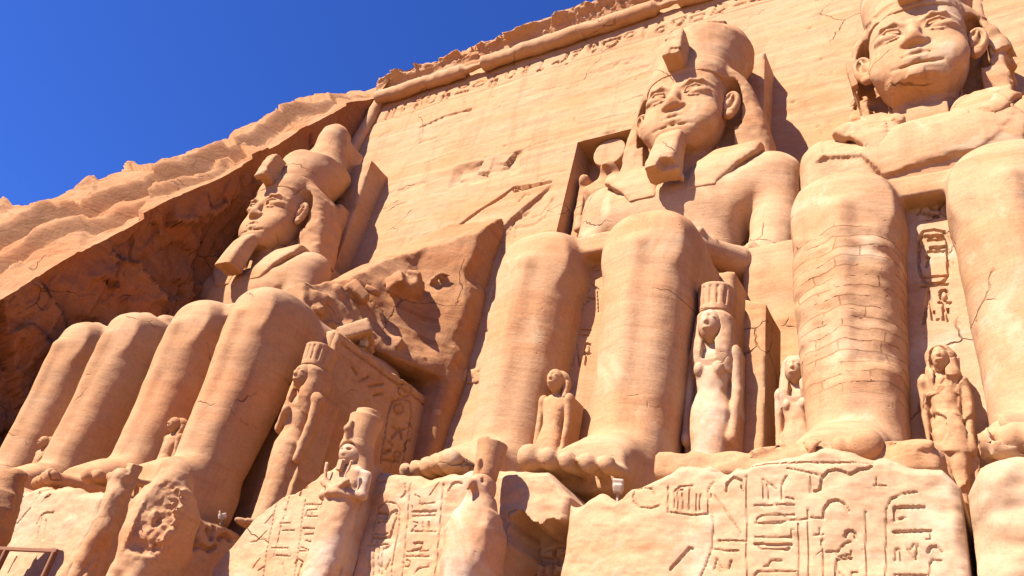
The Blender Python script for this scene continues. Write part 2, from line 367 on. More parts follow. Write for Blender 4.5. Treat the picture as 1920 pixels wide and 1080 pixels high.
# ---------------------------------------------------------------- carved strokes
STROKES = {'plinth_R':[(1,[(4.02,-4.90),(4.05,-4.75),(4.22,-4.72),(4.40,-4.75),(4.48,-4.88)]),(1,[(4.60,-5.09),(4.44,-5.15),(4.17,-5.13),(4.05,-5.02),(4.02,-4.90)]),(1,[(4.91,-5.15),(4.89,-4.78),(4.98,-4.71),(5.25,-4.69)]),(1,[(4.98,-5.17),(4.96,-4.78),(5.05,-4.78),(5.08,-5.15)]),(1,[(5.20,-5.17),(5.19,-4.78)]),(1,[(4.74,-4.69),(4.79,-5.23),(5.24,-5.27),(5.59,-5.25)]),(1,[(5.34,-5.19),(5.34,-4.87)]),(1,[(5.42,-5.19),(5.42,-4.87)]),(1,[(5.59,-5.27),(5.56,-4.75),(5.66,-4.62)]),(2,[(5.91,-4.81),(5.93,-4.65),(6.05,-4.54),(6.19,-4.60),(6.23,-4.80)]),(1,[(6.61,-4.96),(6.60,-4.58),(6.84,-4.77)]),(1,[(6.69,-4.68),(6.71,-4.96)]),(1,[(6.94,-4.98),(6.96,-4.65),(7.03,-4.53)]),(1,[(7.03,-4.94),(7.16,-4.97)]),(1,[(6.45,-5.08),(6.78,-5.08)]),(1,[(6.84,-5.07),(7.15,-5.07)]),(1,[(6.47,-5.42),(6.50,-5.31),(6.57,-5.27),(6.96,-5.25),(7.03,-5.35),(6.94,-5.39),(6.47,-5.42)]),(1,[(7.03,-5.25),(7.16,-5.25)]),(1,[(7.09,-5.35),(7.41,-5.33)]),(1,[(7.43,-5.31),(7.69,-5.33)]),(1,[(6.46,-5.67),(7.11,-5.66),(7.12,-5.52),(7.16,-5.52)]),(2,[(6.48,-5.80),(7.11,-5.79)]),(1,[(7.11,-5.79),(7.05,-5.88),(6.55,-5.89),(6.48,-5.80)]),(1,[(6.64,-6.19),(6.71,-6.18),(6.76,-6.09),(6.95,-6.08)]),(1,[(6.47,-6.37),(6.53,-6.29),(7.18,-6.26)]),(1,[(6.29,-4.52),(6.36,-6.98)]),(1,[(7.41,-5.16),(7.41,-6.92)]),(1,[(8.37,-5.20),(8.31,-6.87)]),(1,[(7.65,-5.69),(7.63,-6.91)]),(1,[(7.23,-5.42),(7.24,-6.93)]),(1,[(5.69,-4.89),(6.20,-5.60)]),(1,[(5.63,-4.87),(5.58,-5.07),(5.70,-5.43),(5.66,-5.93),(5.49,-6.41),(5.45,-6.68)]),(1,[(5.68,-5.90),(5.80,-5.90),(5.93,-5.94),(6.18,-5.93)]),(1,[(5.72,-6.27),(5.78,-6.08),(5.85,-6.23)]),(1,[(6.00,-6.26),(6.05,-6.11)]),(2,[(4.91,-6.31),(5.21,-5.96),(5.25,-5.90),(5.30,-5.91)]),(1,[(5.79,-5.74),(6.30,-5.75)]),(2,[(7.68,-5.31),(7.69,-5.16),(7.78,-5.03),(7.91,-5.00),(8.02,-5.07),(8.08,-5.19)]),(2,[(8.02,-5.63),(8.04,-5.56),(8.11,-5.53),(8.17,-5.57),(8.19,-5.66)]),(1,[(7.69,-5.90),(7.88,-5.88),(8.00,-5.74),(8.09,-5.72)]),(1,[(7.88,-5.97),(8.09,-5.93)]),(2,[(7.84,-6.57),(7.86,-6.02),(8.09,-5.99)]),(1,[(8.10,-5.87),(8.09,-5.94)]),(1,[(8.10,-6.31),(8.11,-6.23),(8.20,-6.23)]),(1,[(7.51,-5.62),(7.65,-5.60)]),(1,[(7.60,-5.49),(7.60,-5.60)]),(1,[(7.62,-5.81),(7.63,-5.69)]),(2,[(7.54,-4.83),(7.63,-4.80),(7.67,-4.59),(7.78,-4.47),(7.92,-4.44),(8.06,-4.49),(8.13,-4.54),(8.30,-4.45),(8.44,-4.43),(8.55,-4.36)]),(1,[(8.62,-6.53),(8.70,-5.16),(8.79,-4.98),(8.98,-4.89),(9.20,-4.87)]),(2,[(8.82,-5.34),(8.84,-5.13),(9.28,-5.12)]),(1,[(8.80,-5.36),(8.98,-5.30)]),(2,[(8.79,-5.54),(9.35,-5.52)]),(1,[(9.35,-5.52),(9.35,-5.66),(9.27,-5.66)]),(2,[(9.29,-5.88),(9.33,-5.80),(9.41,-5.78),(9.48,-5.86)]),(1,[(9.26,-6.50),(9.30,-6.05),(9.35,-5.99),(9.46,-6.01)]),(1,[(8.78,-6.03),(8.81,-5.82),(8.87,-5.82),(8.87,-6.03)]),(1,[(8.98,-5.82),(9.07,-5.99)]),(1,[(9.09,-5.75),(9.02,-5.85)]),(1,[(9.10,-5.99),(9.15,-5.75)]),(1,[(8.53,-4.74),(8.71,-4.74)]),(1,[(8.58,-4.61),(8.58,-4.74)]),(1,[(7.47,-4.54),(7.46,-4.87)]),(1,[(5.60,-4.39),(6.79,-4.28),(8.55,-4.32)]),(1,[(7.05,-4.39),(7.65,-4.55)]),(1,[(6.49,-6.60),(7.16,-6.57)]),(1,[(6.67,-6.73),(7.02,-6.71)]),(1,[(7.90,-6.23),(8.03,-6.42)]),(1,[(8.76,-6.26),(9.22,-6.24)]),(1,[(8.79,-6.39),(9.18,-6.38)])],
'plinth_C':[(1,[(-2.24,-7.33),(-2.44,-6.45),(-2.58,-5.62),(-2.61,-5.10),(-2.36,-4.97),(-2.06,-5.01),(-1.92,-5.16),(-1.81,-5.55),(-1.75,-6.43),(-1.53,-7.30)]),(2,[(-2.60,-5.22),(-2.28,-5.23),(-2.27,-5.36)]),(2,[(-2.50,-5.45),(-2.21,-5.44),(-2.17,-5.23),(-2.01,-5.16),(-1.96,-5.33),(-2.02,-5.81),(-2.51,-5.83)]),(1,[(-2.51,-5.73),(-2.11,-5.72)]),(1,[(-2.59,-6.01),(-2.03,-5.97)]),(1,[(-2.54,-6.07),(-2.40,-6.66)]),(1,[(-2.39,-6.06),(-2.26,-6.66)]),(1,[(-2.25,-6.06),(-2.10,-6.65)]),(1,[(-2.13,-6.06),(-2.01,-6.65)]),(1,[(-2.38,-5.90),(-2.31,-6.01)]),(1,[(-1.95,-6.00),(-2.08,-6.06),(-2.07,-6.49)]),(1,[(-1.85,-6.32),(-1.92,-6.54)]),(1,[(-1.78,-4.52),(-1.27,-7.28)]),(1,[(-0.80,-4.54),(-0.41,-7.23)]),(1,[(-1.56,-4.79),(-1.39,-4.87),(-1.38,-5.02),(-0.94,-4.99)]),(1,[(-1.13,-4.82),(-0.94,-4.51)]),(2,[(-1.54,-5.19),(-0.86,-5.18)]),(1,[(-1.51,-5.30),(-0.86,-5.28)]),(1,[(-1.58,-5.04),(-1.55,-5.16)]),(1,[(-1.43,-5.44),(-1.29,-5.47),(-1.43,-5.66),(-0.76,-5.65)]),(1,[(-1.16,-5.44),(-1.10,-5.63)]),(1,[(-0.99,-5.44),(-0.95,-5.63)]),(2,[(-1.28,-5.93),(-1.06,-5.90),(-1.05,-6.03),(-1.30,-6.09)]),(1,[(-1.46,-6.12),(-0.84,-6.08)]),(1,[(-1.46,-6.23),(-0.80,-6.21)]),(1,[(-1.08,-6.61),(-0.99,-6.48),(-0.74,-6.42)]),(1,[(-1.35,-6.83),(-0.82,-6.81)]),(1,[(-1.35,-7.03),(-0.83,-7.01)]),(1,[(-1.92,-4.52),(-1.84,-4.75),(-1.96,-4.87)]),(2,[(-0.61,-4.71),(-0.55,-4.57),(-0.43,-4.51),(-0.26,-4.55)]),(1,[(-2.74,-4.50),(-2.53,-4.45)]),(1,[(-1.25,-6.38),(-1.27,-6.34),(-1.32,-6.32),(-1.37,-6.31),(-1.42,-6.32),(-1.45,-6.35),(-1.45,-6.39),(-1.42,-6.43),(-1.38,-6.46),(-1.32,-6.46),(-1.28,-6.45),(-1.25,-6.42),(-1.25,-6.38)]),(1,[(1.13,-5.53),(1.13,-5.21),(1.30,-5.16)]),(1,[(1.69,-5.82),(1.78,-6.41)]),(1,[(1.39,-5.63),(1.78,-5.52),(2.02,-5.57)])],
'plinth_P':[(2,[(-5.31,-4.78),(-5.31,-4.58),(-5.14,-4.57)]),(1,[(-5.83,-4.38),(-5.81,-4.51)]),(1,[(-4.99,-5.03),(-4.46,-5.02)]),(1,[(-4.54,-5.03),(-4.53,-5.15),(-4.85,-5.18),(-4.86,-5.34),(-4.38,-5.34)]),(1,[(-4.68,-5.18),(-4.65,-5.33)]),(1,[(-4.82,-5.64),(-4.30,-5.64)]),(1,[(-4.41,-5.64),(-4.39,-5.78),(-4.72,-5.79)]),(1,[(-4.61,-5.94),(-4.18,-6.02)]),(1,[(-4.70,-6.11),(-4.22,-6.22)]),(1,[(-4.70,-6.20),(-4.27,-6.19)]),(1,[(-6.11,-4.83),(-5.83,-4.77),(-5.64,-4.90)]),(1,[(-5.70,-5.15),(-5.53,-5.34)]),(1,[(-6.22,-5.53),(-6.03,-5.28)]),(1,[(-5.50,-5.71),(-5.08,-5.70)]),(1,[(-5.66,-5.53),(-5.28,-5.52)]),(1,[(-6.47,-6.03),(-6.26,-6.00),(-6.05,-5.72)]),(1,[(-6.14,-5.90),(-5.79,-6.08)]),(1,[(-5.67,-6.16),(-5.09,-6.15),(-4.92,-6.35),(-5.42,-6.34)]),(1,[(-6.11,-6.68),(-5.96,-6.44)]),(1,[(-5.91,-6.73),(-5.71,-6.61)]),(1,[(-5.13,-6.53),(-4.92,-6.81)]),(2,[(-4.73,-6.52),(-4.70,-6.40),(-4.51,-6.46),(-4.49,-6.79)]),(1,[(-5.05,-4.90),(-4.52,-7.19)]),(1,[(-6.08,-4.90),(-5.58,-7.24)]),(1,[(-4.44,-4.97),(-4.02,-7.16)]),(1,[(-5.71,-4.64),(-5.49,-6.37)])],
'column_C':[(1,[(-1.08,5.09),(-0.95,5.07),(-0.88,4.60),(-1.01,4.62)]),(2,[(-0.98,4.18),(-0.84,4.29),(-0.66,4.17)]),(1,[(-0.75,5.37),(-0.55,3.94)]),(1,[(-0.61,4.64),(-0.30,5.02)]),(1,[(-0.60,4.59),(-0.31,4.52)]),(1,[(-0.47,4.18),(-0.24,4.27)]),(1,[(-0.90,3.07),(-1.00,3.76),(-0.84,4.00),(-0.52,4.02),(-0.22,3.80),(-0.07,2.96)]),(2,[(-0.58,3.86),(-0.73,3.67),(-0.61,3.49),(-0.49,3.51)]),(2,[(-0.62,3.32),(-0.45,3.46),(-0.33,3.44)]),(1,[(-0.74,3.34),(-0.69,2.96),(-0.82,2.77)]),(1,[(-0.79,2.35),(-0.28,2.28)]),(1,[(-0.76,2.15),(-0.33,2.10),(-0.28,2.28)]),(1,[(-0.73,1.11),(-0.71,1.82),(-0.48,1.08)]),(1,[(-0.27,1.06),(-0.28,1.44),(-0.40,1.53),(-0.38,1.83),(-0.22,1.77),(-0.21,1.51),(-0.28,1.44)]),(1,[(-0.41,1.45),(-0.16,1.44)])],
'column_R':[(1,[(9.00,2.99),(9.07,3.86),(9.20,4.08),(9.44,4.09),(9.67,3.98),(9.73,3.72),(9.66,2.64),(9.54,2.44),(9.31,2.41),(9.08,2.51),(9.03,2.75),(9.00,2.99)]),(1,[(9.02,2.38),(9.61,2.35)]),(1,[(9.06,2.63),(9.61,2.61)]),(2,[(9.14,3.60),(9.17,3.92),(9.63,3.86)]),(1,[(9.30,3.77),(9.65,3.74)]),(2,[(9.34,3.52),(9.63,3.50)]),(1,[(9.27,3.41),(9.62,3.36)]),(1,[(9.20,3.27),(9.26,3.22),(9.18,2.96)]),(1,[(9.49,1.88),(9.44,1.34)]),(1,[(9.39,1.84),(9.62,1.80)]),(1,[(8.99,1.30),(9.17,2.23),(9.20,1.38)]),(1,[(9.24,1.59),(9.22,1.37),(9.31,1.36)]),(1,[(9.55,1.62),(9.52,1.30)]),(1,[(9.59,2.04),(9.58,2.11),(9.56,2.17),(9.52,2.20),(9.47,2.18),(9.44,2.14),(9.42,2.06),(9.43,1.99),(9.45,1.93),(9.49,1.90),(9.53,1.92),(9.57,1.97),(9.59,2.04)]),(1,[(9.07,4.96),(9.22,5.04),(9.26,4.95),(9.11,4.69)]),(2,[(9.22,4.70),(9.57,4.49)]),(1,[(9.69,4.89),(9.68,4.99),(9.64,5.07),(9.57,5.12),(9.50,5.11),(9.44,5.05),(9.42,4.96),(9.43,4.86),(9.47,4.77),(9.54,4.73),(9.61,4.74),(9.66,4.80),(9.69,4.89)])],
'throne_side':[(1,[(-0.25,0.92),(-0.62,3.01),(-0.55,3.68),(-0.00,4.13),(0.60,4.24),(0.91,3.72),(1.23,1.19)]),(1,[(-0.12,2.66),(0.25,2.65),(0.77,2.95)]),(2,[(0.01,2.15),(0.38,2.77),(0.70,2.45)]),(1,[(-0.17,1.96),(0.21,1.90)]),(2,[(-0.19,1.39),(0.14,1.64)]),(1,[(-0.14,1.08),(0.95,1.42)]),(1,[(2.22,2.41),(2.39,2.71),(2.77,2.76),(2.72,2.14),(2.43,1.91)]),(1,[(2.10,4.65),(2.70,5.19)]),(1,[(2.40,4.42),(3.01,4.96)]),(1,[(2.35,4.03),(3.36,4.61)]),(1,[(3.09,4.24),(3.02,3.90)]),(1,[(-3.52,3.86),(-3.14,3.72)]),(1,[(-2.88,3.51),(-2.42,3.98)]),(1,[(-2.25,3.60),(-1.45,4.12)]),(1,[(-1.81,3.36),(-1.28,3.74)]),(1,[(0.48,4.77),(0.36,4.88),(0.16,4.90),(-0.07,4.83),(-0.27,4.68),(-0.39,4.50),(-0.39,4.33),(-0.27,4.22),(-0.07,4.20),(0.16,4.27),(0.36,4.41),(0.48,4.59),(0.48,4.77)]),(1,[(0.29,3.73),(0.21,3.81),(0.07,3.83),(-0.10,3.78),(-0.24,3.68),(-0.32,3.56),(-0.32,3.44),(-0.24,3.36),(-0.10,3.34),(0.07,3.39),(0.21,3.49),(0.29,3.61),(0.29,3.73)]),(1,[(0.91,1.74),(0.84,1.80),(0.74,1.81),(0.61,1.79),(0.51,1.72),(0.45,1.63),(0.45,1.55),(0.51,1.49),(0.61,1.47),(0.74,1.50),(0.84,1.56),(0.90,1.65),(0.91,1.74)])],
'plinth_L_side':[(2,[(-12.37,-5.43),(-12.21,-5.86)]),(2,[(-11.94,-5.28),(-11.78,-5.63)]),(1,[(-12.43,-6.09),(-11.56,-5.92)]),(2,[(-8.01,-4.42),(-7.84,-4.59),(-7.95,-4.94),(-7.68,-4.90)]),(2,[(-7.42,-4.45),(-7.12,-4.67),(-7.18,-4.32)]),(2,[(-7.93,-5.12),(-7.67,-5.17),(-7.45,-5.01)]),(2,[(-7.38,-5.03),(-7.06,-5.06),(-6.85,-4.86)]),(2,[(-6.80,-4.57),(-6.59,-4.36),(-6.29,-4.45)]),(1,[(-11.88,-6.23),(-11.95,-6.15),(-12.05,-6.11),(-12.15,-6.12),(-12.22,-6.17),(-12.25,-6.25),(-12.23,-6.34),(-12.16,-6.42),(-12.07,-6.46),(-11.97,-6.45),(-11.89,-6.40),(-11.86,-6.32),(-11.88,-6.23)]),(1,[(-11.54,-6.67),(-11.61,-6.59),(-11.71,-6.55),(-11.82,-6.56),(-11.91,-6.61),(-11.94,-6.70),(-11.93,-6.79),(-11.86,-6.86),(-11.75,-6.90),(-11.64,-6.89),(-11.56,-6.84),(-11.52,-6.76),(-11.54,-6.67)])],
'plinth_L':[(1,[(-18.63,-5.03),(-18.38,-4.66)]),(1,[(-17.05,-4.72),(-16.82,-4.63)]),(1,[(-17.98,-5.58),(-17.65,-5.08)]),(1,[(-18.79,-5.17),(-18.26,-5.17)]),(1,[(-18.64,-5.33),(-18.28,-5.33)]),(1,[(-16.77,-5.61),(-16.76,-5.35),(-16.54,-5.24),(-16.09,-5.24)]),(1,[(-16.61,-5.44),(-16.33,-6.08)]),(1,[(-16.31,-5.48),(-15.89,-6.12)]),(1,[(-17.00,-7.19),(-16.98,-6.69)])],
'facade':[(2,[(-11.91,16.58),(-11.92,16.91),(-11.15,17.21),(-11.04,17.34)]),(1,[(-10.66,16.93),(-10.08,16.78),(-9.84,17.29)]),(1,[(-9.71,16.37),(-9.54,17.13)]),(1,[(-11.44,15.51),(-11.64,16.36),(-10.63,16.20),(-9.88,16.49)]),(1,[(-11.79,18.12),(-11.48,18.63),(-11.18,18.54)]),(1,[(-11.62,13.79),(-11.91,12.00),(-11.86,10.58)]),(1,[(-12.10,15.90),(-11.91,16.58)]),(1,[(-11.84,9.33),(-11.37,9.29)]),(1,[(-9.75,17.18),(-9.47,17.76)])],
'cracks':[(1,[(-22.16,27.82),(-20.10,28.19),(-17.89,28.08)]),(2,[(-15.60,17.28),(-14.32,18.17),(-13.00,18.86),(-12.39,19.39),(-9.89,19.12)]),(2,[(-12.33,19.11),(-10.17,19.12)]),(1,[(-18.88,28.10),(-17.93,28.19)])],
'patch':[(1,[(-17.76,22.77),(-15.62,22.69),(-14.02,22.57),(-12.55,22.02),(-12.03,20.62),(-13.45,20.36),(-15.24,21.32),(-17.00,21.23)])]}
def seg_dist(A, Z, p, q):
    d0, d1 = q[0]-p[0], q[1]-p[1]; L = d0*d0+d1*d1+1e-9
    t = np.clip(((A-p[0])*d0+(Z-p[1])*d1)/L, 0, 1)
    return np.sqrt((A-p[0]-d0*t)**2+(Z-p[1]-d1*t)**2)
def carve(A, Z, strokes, w=.05, depth=.07):
    D = np.zeros(A.shape, np.float32)
    for wt, pts in strokes:
        ww = w*(1.45 if wt == 2 else 1)
        for p, q in zip(pts[:-1], pts[1:]):
            m = (A > min(p[0], q[0])-2*ww) & (A < max(p[0], q[0])+2*ww) & (Z > min(p[1], q[1])-2*ww) & (Z < max(p[1], q[1])+2*ww)
            if not m.any(): continue
            dd = seg_dist(A[m], Z[m], p, q)
            v = np.clip((1.15-dd/ww)*2.6, 0, 1)*depth*(1.5 if wt == 2 else 1)
            D[m] = np.maximum(D[m], v)
    return D
# a small signary for running text: polylines in a unit box
def _arc(cx, cy, r, a0=0, a1=360, n=10, ry=None):
    ry = ry or r
    return [(cx+r*math.cos(R(a0+(a1-a0)*i/n)), cy+ry*math.sin(R(a0+(a1-a0)*i/n))) for i in range(n+1)]
SIGNS = [
    [[(.2, 0), (.2, .8), (.45, 1), (.6, .7), (.3, .5)]],                                   # reed
    [[(0, .5), (.15, .7), (.3, .4), (.45, .7), (.6, .4), (.75, .7), (.9, .4), (1, .6)]],   # water
    [[(.1, .3), (.9, .3)], _arc(.5, .3, .4, 0, 180)],                                      # loaf
    [[(0, .6), (1, .6)], _arc(.5, .6, .48, 180, 360)],                                     # basket
    [_arc(.5, .5, .38)], [_arc(.5, .5, .38), _arc(.5, .5, .1)],                            # sun
    [_arc(.5, .78, .2), [(.5, .58), (.5, 0)], [(.2, .5), (.8, .5)]],                       # ankh
    [[(.1, .1), (.5, .15), (.9, .3), (.7, .6), (.45, .75), (.35, .95), (.15, .85), (.3, .6), (.1, .1)], [(.5, .15), (.5, 0), (.65, 0)]],  # bird
    [[(0, .5), (.3, .7), (.7, .7), (1, .5), (.7, .35), (.3, .35), (0, .5)]],               # mouth
    [[(.5, 0), (.5, .8), (.3, 1), (.7, .9)], [(.35, 0), (.5, .12), (.65, 0)]],             # sceptre
    [[(.1, .1), (.9, .1), (.9, .9), (.1, .9), (.1, .1)]],                                  # stool
    [[(.1, 0), (.1, 1)], [(.5, 0), (.5, 1)], [(.9, 0), (.9, 1)]],                          # strokes
    [[(.2, 0), (.2, .4), (.7, .4), (.7, 0)], [(.3, .4), (.35, .8)], _arc(.42, .88, .13)],  # seated man
    [[(0, .2), (.3, .3), (.5, .1), (.8, .25), (.95, .7), (.8, .8)]],                       # viper
    [[(.1, 0), (.1, .9), (.8, .9), (.8, .6)], [(.4, .6), (.8, .6)]],
    [[(.5, 0), (.35, .5), (.5, 1), (.65, .5), (.5, 0)]],                                   # feather
]
def running(x0, x1, z0, z1, seed, gap=.25, tall=None):
    rg = random.Random(seed); out = []; x = x0; h = z1-z0
    while x < x1-h*.5:
        wd = h*rg.uniform(.45, .85)
        if rg.random() < .35:
            s1, s2 = rg.sample(SIGNS, 2)
            for s_, zz in ((s1, z0), (s2, z0+h*.52)):
                out += [(1, [(x+p[0]*wd, zz+p[1]*h*.44) for p in pl]) for pl in s_]
        else:
            out += [(rg.choice((1, 1, 2)), [(x+p[0]*wd, z0+p[1]*h) for p in pl]) for pl in rg.choice(SIGNS)]
        x += wd+h*gap
    return out
def columns(x0, x1, z0, z1, seed, cw=.7, cart=True):
    rg = random.Random(seed); out = []; n = max(1, int((x1-x0)/cw)); cw = (x1-x0)/n
    for i in range(n):
        a = x0+i*cw; out.append((1, [(a, z0), (a, z1)])); z = z1-.12
        while z > z0+.3:
            h = rg.uniform(.25, .55)*cw/.7
            for pl in rg.choice(SIGNS): out.append((1, [(a+cw*.15+p[0]*cw*.7, z-h+p[1]*h) for p in pl]))
            z -= h+.12
    return out

def relief_block(name, face, a0, a1, z0, top, front, depth, mat, strokes=(), parent=None, h=.045, amp=.03, edge=.12, seed=0, w=.045, dp=.07, extra=None, aL=None, aR=None, topamp=.35):
    """solid block; face '-y' (front at y=front) or '+x' (front at x=front); a runs along the face. top: function a->z or list"""
    if callable(top): tf = top
    else:
        T = np.array(top, float); tf = lambda a: np.interp(a, T[:, 0], T[:, 1])
    na = int((a1-a0)/h)+1; zmax = max(float(np.max(tf(np.linspace(a0, a1, 50)))), z0+.5); nz = int((zmax-z0)/h)+1
    s = np.linspace(0, 1, na)[:, None]; t = np.linspace(0, 1, nz)[None]
    A = a0+(a1-a0)*s+0*t
    TZ = tf(A[:, :1])+.10*fbm(A[:, :1]*1.5+seed, 0*A[:, :1], 0*A[:, :1], 4)*topamp/.35
    Z = z0+(TZ-z0)*t
    if aL is not None:
        l_ = np.interp(Z, *zip(*aL)); r_ = np.interp(Z, *zip(*aR)); A = l_+(r_-l_)*s
    D = fbm(A*.5+seed, Z*.5, 0*A+seed, 4)*amp+fbm(A*2.5, Z*4, 0*A+seed, 3)*amp*.35
    if len(strokes): D = D+carve(A, Z, strokes, w, dp)
    if extra is not None: D = D+extra(A, Z)
    # worn, rounded arris at top and sides
    de = np.minimum(np.minimum(A-A[:1], A[-1:]-A), TZ-Z)
    e = edge*(1+.6*fbm(A*1.2+seed, Z*1.2, 0*A, 3)); q = np.clip(1-de/np.maximum(e, .02), 0, 1); D = D+e*q*q*.8
    layers = [np.stack([A, D, Z], -1)]
    nd = max(3, int(depth/.35))
    bo = list(range(0, na)); ring = [(i, 0) for i in range(na)]+[(na-1, j) for j in range(1, nz)]+[(i, nz-1) for i in range(na-2, -1, -1)]+[(0, j) for j in range(nz-2, 0, -1)]
    ri = np.array([i*nz+j for i, j in ring]); P0 = layers[0].reshape(-1, 3); base = P0[ri].copy(); V = [P0]; off = len(P0); F = [grid_faces(na, nz)]
    prev = ri
    for k in range(1, nd+1):
        dd = depth*k/nd; p = base.copy(); p[:, 1] = np.maximum(p[:, 1], dd)
        ntop = (p[:, 2] > z0+.1)
        nz_ = fbm(p[:, 0]*.8+seed, p[:, 1]*.8, p[:, 2]*.8, 4)*.1
        p[:, 2] += np.where(ntop, nz_*.6, 0); p[:, 0] += nz_*.4*((p[:, 0] < a0+.3)*1.-(p[:, 0] > a1-.3)*1.)*0
        V.append(p); cur = off+np.arange(len(p)); off += len(p)
        F.append(np.stack([prev, cur, np.roll(cur, -1), np.roll(prev, -1)], 1)); prev = cur
    V = np.concatenate(V); F = np.concatenate(F)
    # close the back with a centre fan (quads with a doubled centre are avoided: use two verts)
    cpt = V[prev].mean(0); V = np.vstack([V, cpt]); ci = len(V)-1
    fan = np.stack([prev, np.roll(prev, -1), np.full(len(prev), ci)], 1)
    if face == '-y': W = np.stack([V[:, 0], front+V[:, 1], V[:, 2]], 1); flip = False
    else: W = np.stack([front-V[:, 1], V[:, 0], V[:, 2]], 1); flip = False
    quads = F; me = bpy.data.meshes.new(name)
    nq = len(quads); nt_ = len(fan)
    me.vertices.add(len(W)); me.vertices.foreach_set('co', W.astype(np.float32).ravel())
    me.loops.add(nq*4+nt_*3); me.loops.foreach_set('vertex_index', np.concatenate([quads.ravel(), fan[:, ::-1].ravel()]).astype(np.int32))
    me.polygons.add(nq+nt_); me.polygons.foreach_set('loop_start', np.concatenate([np.arange(nq)*4, nq*4+np.arange(nt_)*3]).astype(np.int32))
    sm = np.ones(nq+nt_, bool); me.polygons.foreach_set('use_smooth', sm)
    me.update(calc_edges=True); me.validate()
    import bmesh
    bm = bmesh.new(); bm.from_mesh(me); bmesh.ops.recalc_face_normals(bm, faces=bm.faces)
    for ed in bm.edges:
        if len(ed.link_faces) == 2 and ed.calc_face_angle(0) > R(55): ed.smooth = False
    bm.to_mesh(me); bm.free()
    return link(name, me, mat, parent)
# ================================================================ THE SETTING
def ter_h(x, y): return fbm(x*.05, y*.05, 0*x, 4)*.25
gx = np.concatenate([np.linspace(-1500, -60, 30), np.linspace(-50, 50, 60), np.linspace(60, 1500, 30)])
gy = np.concatenate([np.linspace(-1500, -60, 30), np.linspace(-50, 1, 40), np.linspace(10, 1500, 20)])
GX, GY = np.meshgrid(gx, gy, indexing='ij'); GZ = -12.2+ter_h(GX, GY)
o = link('ground', mesh_from('ground', np.stack([GX, GY, GZ], -1).reshape(-1, 3), grid_faces(len(gx), len(gy))), M_sand); tag(o, kind='structure')
o = relief_block('terrace', '-y', -60, 45, -12.6, [(-60, -7.9), (45, -7.9)], -14.2, 18, M_cliff, h=.35, amp=.12, edge=.25); tag(o, kind='structure')

# ---------------------------------------------------------------- facade
def FY(z): return 2.2+.075*z
NX0, NX1, NZ0, NZ1 = -8.65, -4.6, 12.6, 21.9
def axis(segs, cuts=()):
    a = np.concatenate([np.arange(p, q, s) for p, q, s in segs]+[[segs[-1][1]]])
    for c in cuts: a[np.argmin(abs(a-c))] = c
    return np.unique(a)
fx = axis([(-32, -28, .2), (-28, 5.5, .085), (5.5, 16, .14), (16, 34, .5)], (NX0, NX1))
fz = axis([(-8, 8, .25), (8, 18, .11), (18, 29.6, .085), (29.6, 31.9, .06), (31.9, 33.5, .15)], (NZ0, NZ1))
X, Z = np.meshgrid(fx, fz, indexing='ij')
D = fbm(X*.12, X*0, Z*.12, 4)*.10+fbm(X*.25, X*0+4, Z*2.1, 4)*.03+fbm(X*1.3, X*0, Z*2.2, 3)*.012
D = D+carve(X, Z, STROKES['facade'], .06, .1)+carve(X, Z, STROKES['cracks'], .06, .2)
D = D+carve(X, Z, running(-26.2, 9, 30.15, 31.55, 3, .22), .07, .12)
D = D+carve(X, Z, [(1, [(-27, 29.95), (12, 29.95)])], .05, .05)
# chipped patch left of the niche and a few peck holes
pm = np.clip(1-np.abs((Z-21.55-.02*(X+15))/(1.05))**3, 0, 1)*np.clip(1-np.abs((X+14.9)/2.6)**6, 0, 1)
D = D+pm*(.22+.3*cells(X*.9, X*0, Z*1.1, 5))*(pm > .05)
# step below the diagonal crack: the lower face is set back
crk = np.interp(X, [-12.4, -11.4, -10.5, -9.9], [16.4, 17.6, 18.4, 18.9])
D = D+np.clip((crk-Z)/.12, 0, 1)*np.clip((X+12.6)/.2, 0, 1)*np.clip((-9.6-X)/.8, 0, 1)*.22
rg = random.Random(5)
for i in range(46):
    hx, hz, hr = rg.uniform(-25, 6), rg.uniform(16, 30), rg.uniform(.05, .12)
    D = D+np.clip(1.3-np.hypot(X-hx, (Z-hz)*1.6)/hr, 0, 1)*.12
for i in range(16):   # thin bedding cracks
    cz, cx, L = rg.uniform(10, 29), rg.uniform(-24, 4), rg.uniform(2, 6)
    zz = cz+.1*(X-cx)*rg.uniform(-.3, .6)+.12*fbm(X*.7+i, 0*X, 0*X, 3)
    D = D+np.clip(1.2-np.abs(Z-zz)/.045, 0, 1)*np.clip(1-np.abs(X-cx)/L, 0, 1)*.07
for i in range(14):   # shallow spalled scars, longer than high
    cx, cz, sx, sz = rg.uniform(-24, 5), rg.uniform(12, 29), rg.uniform(.5, 1.8), rg.uniform(.15, .45)
    m_ = (np.abs(X-cx) < sx*1.6) & (np.abs(Z-cz) < sz*1.8)
    if m_.any():
        q = 1.15-np.hypot((X[m_]-cx)/sx, (Z[m_]-cz)/sz)+.45*fbm(X[m_]*1.6+i, X[m_]*0, Z[m_]*2.4, 4)
        D[m_] += np.clip(q*5, 0, 1)*(.05+.05*cells(X[m_]*2, X[m_]*0, Z[m_]*3, i))
Y = FY(Z)+D
F = grid_faces(len(fx), len(fz)).reshape(len(fx)-1, len(fz)-1, 4)
xm = (fx[1:]+fx[:-1])/2; zm = (fz[1:]+fz[:-1])/2
hole = ((xm > NX0) & (xm < NX1))[:, None] & ((zm > NZ0) & (zm < NZ1))[None]
dx0, dx1, dz1 = -10.1, -7.0, 3.2       # temple doorway, hidden behind the legs
hole |= ((xm > dx0) & (xm < dx1))[:, None] & (zm < dz1)[None]
